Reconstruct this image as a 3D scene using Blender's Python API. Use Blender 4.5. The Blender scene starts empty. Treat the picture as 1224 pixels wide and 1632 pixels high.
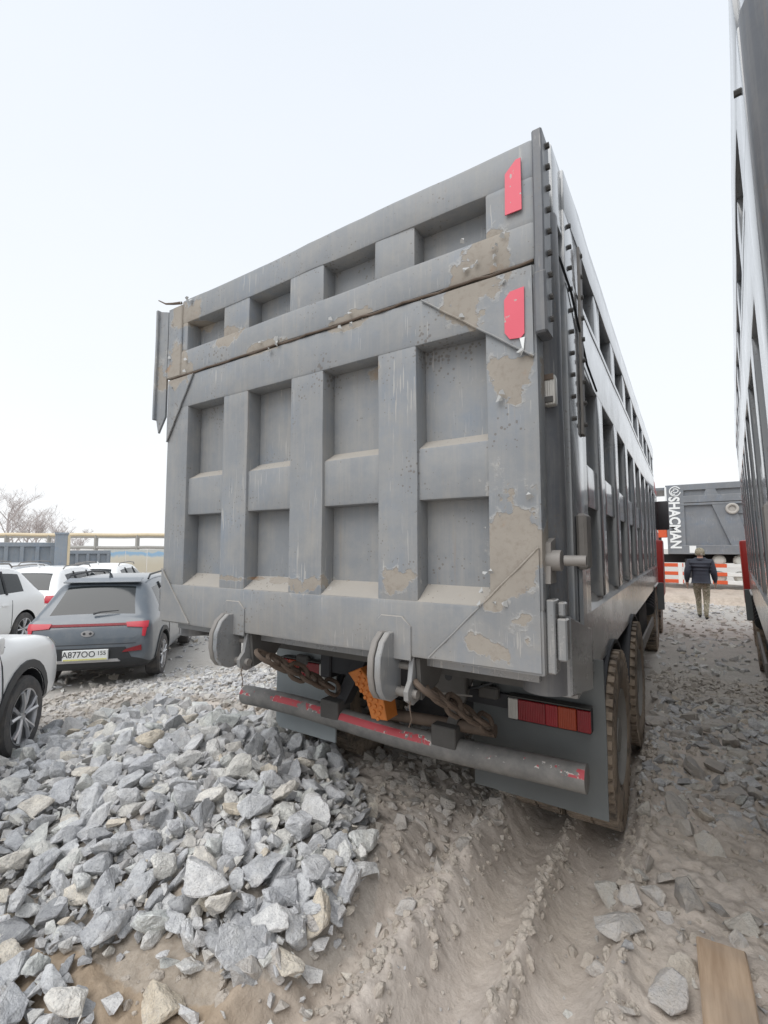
import bpy, bmesh, math, random
import numpy as np
from mathutils import Vector, Matrix, Euler, noise as mnoise
from mathutils.bvhtree import BVHTree

random.seed(7)
RNG = np.random.default_rng(11)
sc = bpy.context.scene
col = sc.collection
R = math.radians

# ------------------------------------------------------------------ camera
CAM_Z = 1.70
F_PX, W_PX, H_PX = 743.0, 1224.0, 1632.0
YAW = R(32.7)
PITCH = math.atan(57 / 743.0)
cd = bpy.data.cameras.new('camera')
cam = bpy.data.objects.new('camera', cd)
col.objects.link(cam)
cam.location = (0, 0, CAM_Z)
cam.rotation_euler = (math.pi / 2 + PITCH, 0, YAW)
cd.sensor_fit = 'VERTICAL'
cd.sensor_height = 36.0
cd.lens = 36.0 * F_PX / H_PX
cd.clip_start = 0.05
cd.clip_end = 2000
sc.camera = cam

# ------------------------------------------------------------------ world, sun, exposure
SUN_EL, SUN_AZ = R(55), R(187)      # high and behind the camera, wholly veiled
wd = bpy.data.worlds.new('World')
sc.world = wd
wd.use_nodes = True
nt = wd.node_tree
for n in list(nt.nodes):
    nt.nodes.remove(n)
out = nt.nodes.new('ShaderNodeOutputWorld')
bg = nt.nodes.new('ShaderNodeBackground')
sky = nt.nodes.new('ShaderNodeTexSky')
sky.sky_type = 'NISHITA'
sky.sun_disc = False
sky.sun_elevation = SUN_EL
sky.sun_rotation = SUN_AZ
sky.dust_density = 6.0
sky.air_density = 1.2
sky.ozone_density = 1.0
skm = nt.nodes.new('ShaderNodeMix'); skm.data_type = 'RGBA'; skm.blend_type = 'MULTIPLY'
skm.inputs['Factor'].default_value = 1.0
skm.inputs[7].default_value = (0.10, 0.10, 0.10, 1)
nt.links.new(sky.outputs['Color'], skm.inputs[6])
tc = nt.nodes.new('ShaderNodeTexCoord')
sep = nt.nodes.new('ShaderNodeSeparateXYZ')
nt.links.new(tc.outputs['Generated'], sep.inputs[0])
nz = nt.nodes.new('ShaderNodeTexNoise'); nz.inputs['Scale'].default_value = 1.6; nz.inputs['Detail'].default_value = 4
mpn = nt.nodes.new('ShaderNodeMapping'); mpn.inputs['Scale'].default_value = (1, 1, 2.5)
nt.links.new(tc.outputs['Generated'], mpn.inputs[0]); nt.links.new(mpn.outputs[0], nz.inputs['Vector'])
madd = nt.nodes.new('ShaderNodeMath'); madd.operation = 'MULTIPLY_ADD'
madd.inputs[1].default_value = 0.28
nt.links.new(nz.outputs['Fac'], madd.inputs[0]); nt.links.new(sep.outputs['Z'], madd.inputs[2])
rp = nt.nodes.new('ShaderNodeValToRGB')
e = rp.color_ramp.elements
e[0].position = 0.08; e[0].color = (0.865, 0.87, 0.87, 1)
e[1].position = 0.95; e[1].color = (0.685, 0.73, 0.79, 1)
x = e.new(0.45); x.color = (0.765, 0.795, 0.83, 1)
nt.links.new(madd.outputs[0], rp.inputs[0])
mix = nt.nodes.new('ShaderNodeMix'); mix.data_type = 'RGBA'
mix.inputs['Factor'].default_value = 0.93
nt.links.new(skm.outputs[2], mix.inputs[6]); nt.links.new(rp.outputs[0], mix.inputs[7])
nt.links.new(mix.outputs[2], bg.inputs['Color'])
bg.inputs['Strength'].default_value = 1.0
nt.links.new(bg.outputs[0], out.inputs[0])

sd = bpy.data.lights.new('sun', 'SUN')
sd.energy = 1.5
sd.angle = R(50)
sd.color = (1.0, 0.985, 0.96)
sun = bpy.data.objects.new('sun', sd)
col.objects.link(sun)
# direction toward the sun
sdir = Vector((math.sin(SUN_AZ) * math.cos(SUN_EL), math.cos(SUN_AZ) * math.cos(SUN_EL), math.sin(SUN_EL)))
sun.rotation_euler = sdir.to_track_quat('Z', 'Y').to_euler()
sun.location = sdir * 50

sc.view_settings.view_transform = 'Standard'
sc.view_settings.look = 'None'
sc.view_settings.gamma = 1
sc.view_settings.exposure = 0.40
sc.view_settings.use_curve_mapping = False

# ------------------------------------------------------------------ projection helpers (photo pixel -> ray)
_fw = Vector((-math.sin(YAW), math.cos(YAW), 0)); _rt = Vector((math.cos(YAW), math.sin(YAW), 0)); _up = Vector((0, 0, 1))
_fwd = _fw * math.cos(PITCH) + _up * math.sin(PITCH)
_u = _up * math.cos(PITCH) - _fw * math.sin(PITCH)
def ray(px, py):
    return _rt * (px - W_PX / 2) + _u * (H_PX / 2 - py) + _fwd * F_PX
def on_ground(px, py, z=0.0):
    r = ray(px, py); t = (z - CAM_Z) / r.z
    return Vector((r.x * t, r.y * t, z))
def proj_np(x, y, z):
    dx, dy, dz = x, y, z - CAM_Z
    dep = dx * _fwd.x + dy * _fwd.y + dz * _fwd.z
    k = F_PX / np.maximum(dep, 1e-3)
    return (W_PX / 2 + (dx * _rt.x + dy * _rt.y) * k, H_PX / 2 - (dx * _u.x + dy * _u.y + dz * _u.z) * k, dep)

# ------------------------------------------------------------------ materials
MATS = {}
class NT:
    """small node helper"""
    def __init__(s, name):
        s.m = bpy.data.materials.new(name); s.m.use_nodes = True
        s.t = s.m.node_tree
        s.b = s.t.nodes['Principled BSDF']
        MATS[name] = s.m
        s._oc = None
    def n(s, typ, **kw):
        nd = s.t.nodes.new('ShaderNode' + typ)
        for k, v in kw.items():
            if k in nd.inputs: nd.inputs[k].default_value = v
            else: setattr(nd, k, v)
        return nd
    def l(s, a, b): s.t.links.new(a, b)
    def obj(s):
        if not s._oc: s._oc = s.n('TexCoord').outputs['Object']
        return s._oc
    def pos(s):
        return s.n('NewGeometry').outputs['Position']
    def noise(s, scale, detail=4, rough=0.55, vec=None, sx=None):
        nd = s.n('TexNoise', Scale=scale, Detail=detail, Roughness=rough)
        v = vec if vec is not None else s.obj()
        if sx:
            mp = s.n('Mapping'); mp.inputs['Scale'].default_value = sx; s.l(v, mp.inputs[0]); v = mp.outputs[0]
        s.l(v, nd.inputs['Vector'])
        return nd.outputs['Fac']
    def ramp(s, fac, stops, interp='LINEAR'):
        nd = s.n('ValToRGB'); cr = nd.color_ramp; cr.interpolation = interp
        while len(cr.elements) < len(stops): cr.elements.new(0.5)
        for el, (p, c) in zip(cr.elements, stops):
            el.position = p
            el.color = (c, c, c, 1) if not isinstance(c, (tuple, list)) else (*c[:3], 1)
        s.l(fac, nd.inputs[0])
        return nd.outputs[0]
    def mix(s, fac, a, b, blend='MIX'):
        nd = s.n('Mix'); nd.data_type = 'RGBA'; nd.blend_type = blend
        for v, i in ((fac, 0), (a, 6), (b, 7)):
            if isinstance(v, (int, float)): nd.inputs[i].default_value = v
            elif isinstance(v, (tuple, list)): nd.inputs[i].default_value = (*v[:3], 1)
            else: s.l(v, nd.inputs[i])
        return nd.outputs[2]
    def math(s, op, a, b=None, c=None, clamp=False):
        nd = s.n('Math'); nd.operation = op; nd.use_clamp = clamp
        for i, v in enumerate((a, b, c)):
            if v is None: continue
            if isinstance(v, (int, float)): nd.inputs[i].default_value = v
            else: s.l(v, nd.inputs[i])
        return nd.outputs[0]
    def set(s, **kw):
        for k, v in kw.items():
            k = k.replace('_', ' ')
            if isinstance(v, (int, float)): s.b.inputs[k].default_value = v
            elif isinstance(v, (tuple, list)): s.b.inputs[k].default_value = (*v[:3], 1)
            else: s.l(v, s.b.inputs[k])
        return s.m
    def bump(s, h, strength=0.3, dist=0.01):
        nd = s.n('Bump', Strength=strength, Distance=dist); s.l(h, nd.inputs['Height'])
        s.l(nd.outputs[0], s.b.inputs['Normal'])

LENS = ('lamp_red', 'lamp_red_mid', 'lamp_amber', 'lamp_white')
def simple(name, colr, rough=0.6, metal=0.0, var=0.12, scale=6, spec=0.5):
    q = NT(name)
    f = q.noise(scale, 5)
    c = q.mix(f, tuple(v * (1 - var) for v in colr), tuple(min(1, v * (1 + var)) for v in colr))
    q.set(Base_Color=c, Roughness=rough, Metallic=metal)
    q.b.inputs['Specular IOR Level'].default_value = spec
    if name in LENS:
        wv = q.n('TexWave', Scale=34.0, Distortion=0.3); wv.bands_direction = 'X'; q.l(q.obj(), wv.inputs['Vector'])
        q.bump(wv.outputs['Fac'], 0.5, 0.004)
    return q.m

def truck_paint(name, base, rough_lo, rough_hi, patches=(), dust=0.6, peel=0.70, streak=0.35):
    """weathered grey truck paint; peeled primer, rust and road dust with shapes of their own"""
    q = NT(name)
    o = q.obj()
    big = q.noise(1.1, 4, 0.6)
    c = q.mix(q.ramp(big, [(0.3, 0.0), (0.7, 1.0)]), tuple(v * 0.90 for v in base), tuple(v * 1.12 for v in base))
    blue = q.ramp(q.noise(2.3, 5, 0.65), [(0.52, 0.0), (0.66, 1.0)])
    c = q.mix(q.math('MULTIPLY', blue, 0.55), c, (base[0] * 0.86, base[1] * 0.99, base[2] * 1.16))
    # vertical run-off streaks
    st = q.noise(3.0, 5, 0.7, sx=(9, 9, 0.5))
    c = q.mix(q.math('MULTIPLY', q.ramp(st, [(0.48, 0.0), (0.72, 1.0)]), streak), c, (0.335, 0.315, 0.285))
    # dust film
    dn = q.noise(5.0, 7, 0.7)
    c = q.mix(q.math('MULTIPLY', q.ramp(dn, [(0.42, 0.0), (0.70, 1.0)]), dust * 0.55), c, (0.36, 0.34, 0.305))
    geo = q.n('NewGeometry')
    sepn = q.n('SeparateXYZ'); q.l(geo.outputs['Normal'], sepn.inputs[0])
    upf = q.ramp(sepn.outputs['Z'], [(0.25, 0.0), (0.7, 1.0)])
    c = q.mix(q.math('MULTIPLY', upf, dust), c, (0.37, 0.335, 0.29))
    # chips: small pits with dark and pale spots
    ch = q.n('TexVoronoi', Scale=44.0, Randomness=1.0); q.l(o, ch.inputs['Vector'])
    chm = q.math('LESS_THAN', ch.outputs['Distance'], q.math('MULTIPLY', q.ramp(q.noise(3.3, 3), [(0.44, 0.0), (0.72, 1.0)]), 0.36))
    c = q.mix(q.math('MULTIPLY', chm, 0.75), c, (0.15, 0.135, 0.125))
    scr = q.ramp(q.noise(7.0, 2, 0.4, sx=(14, 14, 0.8)), [(0.655, 0.0), (0.665, 1.0)])
    c = q.mix(q.math('MULTIPLY', q.math('MULTIPLY', scr, q.ramp(q.noise(2.2, 3), [(0.5, 0.0), (0.6, 1.0)])), 0.6), c, (0.42, 0.41, 0.39))
    rr_ = q.ramp(q.noise(4.0, 6, 0.75, sx=(7, 7, 0.35)), [(0.60, 0.0), (0.74, 1.0)])
    c = q.mix(q.math('MULTIPLY', rr_, streak * 0.9), c, (0.27, 0.19, 0.125))
    so = q.n('SeparateXYZ'); q.l(o, so.inputs[0])
    low = q.math('MULTIPLY', q.ramp(q.math('ADD', q.math('MULTIPLY', so.outputs['Z'], 0.5), q.math('MULTIPLY', q.noise(3.0, 5, 0.7), 0.5)), [(0.80, 1.0), (1.10, 0.0)]), dust * 0.55)
    c = q.mix(low, c, (0.33, 0.30, 0.262))
    # peeled patches
    warp = q.math('ADD', q.math('MULTIPLY', q.noise(5.0, 3, 0.6), 0.78), q.math('MULTIPLY', q.noise(26.0, 4, 0.7), 0.22))
    pn = q.math('ADD', q.math('MULTIPLY', q.noise(1.7, 3, 0.5), 0.75), q.math('MULTIPLY', warp, 0.25))
    val = q.math('SUBTRACT', pn, peel)
    sx = q.n('SeparateXYZ'); q.l(o, sx.inputs[0])
    for (px_, pz_, rx, rz) in patches:
        dx = q.math('DIVIDE', q.math('SUBTRACT', sx.outputs['X'], px_), rx)
        dz = q.math('DIVIDE', q.math('SUBTRACT', sx.outputs['Z'], pz_), rz)
        d = q.math('SQRT', q.math('ADD', q.math('MULTIPLY', dx, dx), q.math('MULTIPLY', dz, dz)))
        v = q.math('ADD', q.math('MULTIPLY', q.math('SUBTRACT', 1.0, d), 0.10), q.math('MULTIPLY', q.math('SUBTRACT', warp, 0.5), 0.55))
        val = q.math('MAXIMUM', val, v)
    peelm = q.ramp(q.math('ADD', val, 0.5), [(0.500, 0.0), (0.508, 1.0)])
    edge = q.math('MULTIPLY', q.ramp(q.math('ADD', val, 0.5), [(0.478, 0.0), (0.498, 1.0)]), q.math('SUBTRACT', 1.0, peelm))
    primer = q.mix(q.ramp(q.noise(4.0, 5), [(0.35, 0.0), (0.75, 1.0)]), (0.285, 0.258, 0.225), (0.335, 0.305, 0.265))
    primer = q.mix(q.ramp(q.noise(30.0, 5, 0.7), [(0.50, 0.0), (0.72, 0.55)]), primer, (0.20, 0.165, 0.135))
    primer = q.mix(q.ramp(q.noise(6.0, 4), [(0.62, 0.0), (0.76, 0.7)]), primer, (0.33, 0.19, 0.10))
    edgen = q.math('MULTIPLY', edge, q.ramp(q.noise(14, 3), [(0.45, 0.0), (0.6, 1.0)]))
    c = q.mix(q.math('MULTIPLY', edgen, 0.55), c, (0.45, 0.44, 0.42))
    c = q.mix(peelm, c, primer)
    rg = q.ramp(q.math('ADD', q.math('MULTIPLY', dn, 0.6), q.math('MULTIPLY', big, 0.4)), [(0.35, rough_lo), (0.65, rough_hi)])
    rg = q.mix(peelm, rg, (0.85, 0.85, 0.85))
    rg = q.mix(upf, rg, (0.9, 0.9, 0.9))
    rg = q.mix(low, rg, (0.75, 0.75, 0.75))
    q.set(Base_Color=c, Roughness=rg)
    if rough_lo < 0.15:
        q.b.inputs['Coat Weight'].default_value = 0.7; q.b.inputs['Coat Roughness'].default_value = 0.12; q.b.inputs['Specular IOR Level'].default_value = 0.8
    hgt = q.math('ADD', q.math('MULTIPLY', q.noise(9, 6, 0.6), 0.5), q.math('ADD', q.math('MULTIPLY', chm, -0.25), q.math('ADD', q.math('MULTIPLY', peelm, -0.35), q.math('MULTIPLY', edgen, 0.35))))
    q.bump(hgt, 0.55 if rough_lo > 0.15 else 0.16, 0.008)
    return q.m

TAIL_PATCHES = [(1.00, 2.82, .13, .13), (1.00, 2.99, .10, .08), (1.14, 2.42, .10, .09), (1.13, 1.66, .13, .26), (1.06, 1.50, .06, .10),
                (-1.14, 2.90, .12, .14), (-1.06, 3.28, .16, .09), (-0.30, 2.87, .12, .03), (0.28, 2.86, .14, .035), (0.60, 1.55, .10, .05), (0.42, 2.6, .10, .03),
                (-0.3, 1.52, .4, .02), (-0.6, 3.02, .12, .05), (0.05, 1.5, .1, .06), (1.0, 1.30, .10, .04)]
truck_paint('tailgate_paint', (0.212, 0.225, 0.240), 0.42, 0.62, TAIL_PATCHES, dust=0.72, peel=0.69)
truck_paint('body_paint', (0.195, 0.208, 0.222), 0.12, 0.30, (), dust=0.40, peel=0.74, streak=0.25)
truck_paint('clean_body_paint', (0.175, 0.19, 0.21), 0.30, 0.45, (), dust=0.25, peel=0.80, streak=0.15)
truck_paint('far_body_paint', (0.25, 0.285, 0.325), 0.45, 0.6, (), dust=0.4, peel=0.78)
simple('chassis_black', (0.030, 0.031, 0.035), 0.6, var=0.3)
simple('chassis_dusty', (0.085, 0.082, 0.078), 0.8, var=0.35, scale=9)
simple('bare_steel', (0.23, 0.215, 0.20), 0.55, var=0.25, scale=14)
simple('rusty_steel', (0.115, 0.085, 0.065), 0.75, var=0.4, scale=18)
simple('flap_dusty', (0.33, 0.36, 0.37), 0.7, var=0.2, scale=3)  # left flap: daylight falling on it is put into this lighter colour
simple('flap_rubber', (0.115, 0.125, 0.127), 0.55, var=0.28, scale=3)
simple('white_plastic', (0.70, 0.70, 0.68), 0.5, var=0.06)
simple('orange_plastic', (0.50, 0.165, 0.035), 0.55, var=0.18, scale=16)
simple('lamp_red', (0.22, 0.016, 0.022), 0.25, var=0.25, scale=12)
simple('lamp_red_bright', (0.50, 0.03, 0.05), 0.3, var=0.15)
simple('lamp_red_mid', (0.30, 0.018, 0.026), 0.25, var=0.2, scale=12)
simple('lamp_amber', (0.34, 0.052, 0.02), 0.25, var=0.2, scale=12)
simple('lamp_white', (0.50, 0.49, 0.46), 0.35, var=0.2)
simple('cab_red', (0.44, 0.035, 0.03), 0.3, var=0.12)
simple('frame_orange', (0.62, 0.10, 0.035), 0.45, var=0.12)
simple('dark_glass', (0.02, 0.024, 0.026), 0.08, var=0.05)
simple('black_plastic', (0.028, 0.030, 0.033), 0.5, var=0.2)
simple('rim_silver', (0.50, 0.50, 0.51), 0.3, metal=0.6, var=0.08)
simple('dull_rim', (0.26, 0.25, 0.235), 0.6, var=0.25, scale=8)
simple('text_white', (0.78, 0.80, 0.80), 0.6, var=0.03)
simple('print_black', (0.04, 0.04, 0.045), 0.6, var=0.05)
simple('plate_white', (0.72, 0.73, 0.72), 0.4, var=0.05)
simple('plate_yellow', (0.62, 0.60, 0.22), 0.4, var=0.05)
simple('pipe_yellow', (0.62, 0.52, 0.36), 0.6, var=0.12)
simple('pipe_grey', (0.34, 0.33, 0.31), 0.7, var=0.15)
simple('concrete', (0.42, 0.40, 0.37), 0.9, var=0.15, scale=3)
simple('jacket_navy', (0.030, 0.036, 0.052), 0.75, var=0.25, scale=18)
simple('skin', (0.42, 0.26, 0.20), 0.6, var=0.08)
simple('tank_white', (0.66, 0.65, 0.60), 0.45, var=0.08)

def reflective():
    q = NT('reflective_tape_red')
    c = q.mix(q.noise(3, 3), (0.62, 0.075, 0.115), (0.74, 0.115, 0.165))
    ch = q.ramp(q.noise(30, 4), [(0.66, 0.0), (0.68, 1.0)])
    c = q.mix(ch, c, (0.4, 0.36, 0.34))
    q.set(Base_Color=c, Roughness=0.45)
reflective()

def tyre_mat():
    q = NT('tyre_mud')
    m = q.ramp(q.noise(5, 6, 0.7), [(0.34, 0.0), (0.55, 1.0)])
    c = q.mix(m, (0.07, 0.064, 0.058), (0.33, 0.265, 0.205))
    q.set(Base_Color=c, Roughness=0.9)
    q.bump(q.noise(40, 4), 0.3, 0.006)
    q = NT('tyre_road')
    m = q.ramp(q.noise(6, 5, 0.7), [(0.4, 0.0), (0.7, 1.0)])
    c = q.mix(m, (0.075, 0.075, 0.078), (0.16, 0.145, 0.13))
    q.set(Base_Color=c, Roughness=0.9)
tyre_mat()

def bumper_mat():
    q = NT('bumper_worn')
    o = q.obj(); sx = q.n('SeparateXYZ'); q.l(o, sx.inputs[0])
    base = q.mix(q.ramp(q.noise(6, 6, 0.7), [(0.35, 0.0), (0.7, 1.0)]), (0.14, 0.138, 0.135), (0.26, 0.25, 0.235))
    # old red and white tape along the upper rear of the tube, largely worn away
    nrm = q.n('NewGeometry').outputs['Normal']; sn = q.n('SeparateXYZ'); q.l(nrm, sn.inputs[0])
    band = q.math('MULTIPLY', q.ramp(sn.outputs['Z'], [(0.28, 0.0), (0.32, 1.0)]), q.ramp(sn.outputs['Z'], [(0.80, 1.0), (0.84, 0.0)]))
    back = q.math('LESS_THAN', sn.outputs['Y'], 0.0)
    band = q.math('MULTIPLY', band, back)
    w1 = q.noise(2.6, 2, 0.5); w2 = q.noise(22, 5, 0.6)
    v = q.math('ADD', q.math('MULTIPLY', w1, 0.62), q.math('MULTIPLY', w2, 0.38))
    red = q.math('MULTIPLY', band, q.ramp(v, [(0.478, 0.0), (0.488, 1.0)]))
    wht = q.math('MULTIPLY', band, q.math('MULTIPLY', q.ramp(v, [(0.458, 0.0), (0.468, 1.0)]), q.ramp(q.noise(26, 2), [(0.52, 0.0), (0.56, 1.0)])))
    c = q.mix(wht, base, (0.62, 0.60, 0.56))
    c = q.mix(red, c, (0.46, 0.07, 0.085))
    q.set(Base_Color=c, Roughness=0.6)
    q.bump(q.noise(12, 5), 0.25, 0.005)
bumper_mat()

def car_paint(name, colr, rough=0.22, dust=(0.4, 0.37, 0.33), da=0.15):
    q = NT(name)
    d = q.ramp(q.noise(4, 6, 0.7), [(0.45, 0.0), (0.75, 1.0)])
    c = q.mix(q.math('MULTIPLY', d, da), colr, dust)
    q.set(Base_Color=c, Roughness=rough)
    q.b.inputs['Coat Weight'].default_value = 0.6
    q.b.inputs['Coat Roughness'].default_value = 0.12
car_paint('paint_grey', (0.098, 0.118, 0.140), 0.3)
car_paint('paint_white', (0.87, 0.875, 0.865), 0.3, da=0.06)
car_paint('paint_silver', (0.55, 0.56, 0.57), 0.3)

def rock_mat(name, use_attr, dusty=0.0):
    q = NT(name)
    if use_attr:
        a = q.n('Attribute'); a.attribute_name = 'rnd'; rnd = a.outputs['Fac']
        a2 = q.n('Attribute'); a2.attribute_name = 'dusty'; dfac = a2.outputs['Fac']
    else:
        sc_ = q.n('SeparateColor'); q.l(q.n('ObjectInfo').outputs['Color'], sc_.inputs[0]); rnd = sc_.outputs[0]; dfac = None
    base = q.ramp(rnd, [(0.0, (0.34, 0.345, 0.355)), (0.15, (0.50, 0.51, 0.525)), (0.34, (0.62, 0.628, 0.635)), (0.50, (0.54, 0.55, 0.57)),
                        (0.64, (0.68, 0.68, 0.675)), (0.76, (0.66, 0.645, 0.60)), (0.84, (0.63, 0.655, 0.635)), (0.91, (0.78, 0.775, 0.75)), (0.97, (0.64, 0.565, 0.45)), (1.0, (0.80, 0.80, 0.775))])
    p = q.pos()
    n1 = q.noise(22, 7, 0.7, vec=p)
    c = q.mix(q.ramp(n1, [(0.3, 0.0), (0.7, 1.0)]), q.mix(1.0, base, (0.68, 0.68, 0.70), 'MULTIPLY'), q.mix(1.0, base, (1.20, 1.19, 1.17), 'MULTIPLY'))
    vein = q.ramp(q.noise(9, 4, 0.5, vec=p), [(0.485, 0.0), (0.50, 1.0), (0.515, 0.0)])
    c = q.mix(q.math('MULTIPLY', vein, 0.25), c, (0.62, 0.62, 0.60))
    sp = q.ramp(q.noise(160, 3, 0.6, vec=p), [(0.36, 1.0), (0.46, 0.0)])
    c = q.mix(q.math('MULTIPLY', sp, 0.35), c, (0.16, 0.165, 0.18))
    stain = q.ramp(q.noise(5, 5, 0.6, vec=p), [(0.56, 0.0), (0.74, 1.0)])
    c = q.mix(q.math('MULTIPLY', stain, 0.28), c, (0.46, 0.39, 0.31))
    if dfac is not None:
        c = q.mix(q.math('MULTIPLY', dfac, q.ramp(n1, [(0.25, 0.65), (0.65, 1.0)]), clamp=True), c, (0.47, 0.42, 0.365))
    elif dusty:
        c = q.mix(q.math('MULTIPLY', q.ramp(n1, [(0.3, 0.4), (0.6, 1.0)]), dusty), c, (0.47, 0.42, 0.365))
    q.set(Base_Color=c, Roughness=0.88)
    q.bump(q.math('ADD', q.noise(38, 6, 0.65, vec=p), q.math('MULTIPLY', q.noise(110, 3, 0.6, vec=p), 0.5)), 1.0, 0.012)
rock_mat('crushed_stone', False)
rock_mat('crushed_stone_muddy', False, 0.75)
rock_mat('crushed_stone_mass', True)

def ground_mat():
    q = NT('muddy_ground')
    p = q.pos()
    n1 = q.noise(1.3, 6, 0.6, vec=p); n2 = q.noise(14, 8, 0.7, vec=p); n3 = q.noise(60, 5, 0.7, vec=p)
    mud = q.mix(q.ramp(n2, [(0.3, 0.0), (0.7, 1.0)]), (0.46, 0.40, 0.345), (0.62, 0.555, 0.49))
    mud = q.mix(q.ramp(n1, [(0.4, 0.0), (0.65, 1.0)]), mud, q.mix(1.0, mud, (1.04, 1.05, 1.08), 'MULTIPLY'))
    dirt = q.mix(q.ramp(n2, [(0.3, 0.0), (0.7, 1.0)]), (0.31, 0.235, 0.165), (0.46, 0.365, 0.27))
    grit = q.mix(q.ramp(n3, [(0.35, 0.0), (0.65, 1.0)]), (0.32, 0.305, 0.28), (0.52, 0.505, 0.475))
    a = q.n('Attribute'); a.attribute_name = 'zone'
    s = q.n('SeparateColor'); q.l(a.outputs['Color'], s.inputs[0])
    c = q.mix(s.outputs[0], mud, dirt)
    c = q.mix(s.outputs[1], c, grit)
    damp = q.ramp(q.noise(2.4, 5, 0.65, vec=p), [(0.50, 0.0), (0.66, 1.0)])
    c = q.mix(q.math('MULTIPLY', damp, 0.45), c, q.mix(1.0, c, (0.62, 0.60, 0.58), 'MULTIPLY'))
    q.set(Base_Color=c, Roughness=q.ramp(damp, [(0.0, 0.95), (1.0, 0.72)]))
    q.bump(q.math('ADD', q.math('MULTIPLY', n2, 0.7), q.math('MULTIPLY', n3, 0.35)), 0.8, 0.02)
ground_mat()

def camo():
    q = NT('camouflage_cloth')
    v = q.noise(16, 3, 0.5)
    c = q.ramp(v, [(0.0, (0.30, 0.27, 0.20)), (0.44, (0.34, 0.32, 0.25)), (0.47, (0.16, 0.15, 0.10)), (0.54, (0.24, 0.22, 0.15)), (0.58, (0.40, 0.37, 0.30))], 'CONSTANT')
    q.set(Base_Color=c, Roughness=0.9)
camo()

def wood():
    q = NT('sawn_wood')
    g = q.noise(5, 6, 0.6, sx=(7, 0.6, 7))
    c = q.mix(q.ramp(g, [(0.35, 0.0), (0.65, 1.0)]), (0.37, 0.26, 0.175), (0.52, 0.39, 0.28))
    c = q.mix(q.math('MULTIPLY', q.ramp(q.noise(3, 5), [(0.45, 0.0), (0.7, 1.0)]), 0.6), c, (0.31, 0.26, 0.215))
    q.set(Base_Color=c, Roughness=0.85)
    q.bump(g, 0.4, 0.004)
wood()

def wall_mat():
    q = NT('painted_wall')
    o = q.obj(); s = q.n('SeparateXYZ'); q.l(o, s.inputs[0])
    h = q.math('ADD', q.math('MULTIPLY', s.outputs['Z'], 0.4), q.math('MULTIPLY', q.noise(0.9, 5, 0.6), 0.35))
    c = q.ramp(h, [(0.55, (0.55, 0.50, 0.40)), (0.80, (0.58, 0.55, 0.47)), (0.88, (0.30, 0.44, 0.58)), (0.98, (0.28, 0.45, 0.62)), (1.0, (0.5, 0.52, 0.5))])
    q.set(Base_Color=c, Roughness=0.8)
wall_mat()
simple('bark_pale', (0.50, 0.455, 0.44), 0.9, var=0.2)  # haze and sky glare over the far trees put into the bark colour

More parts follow.
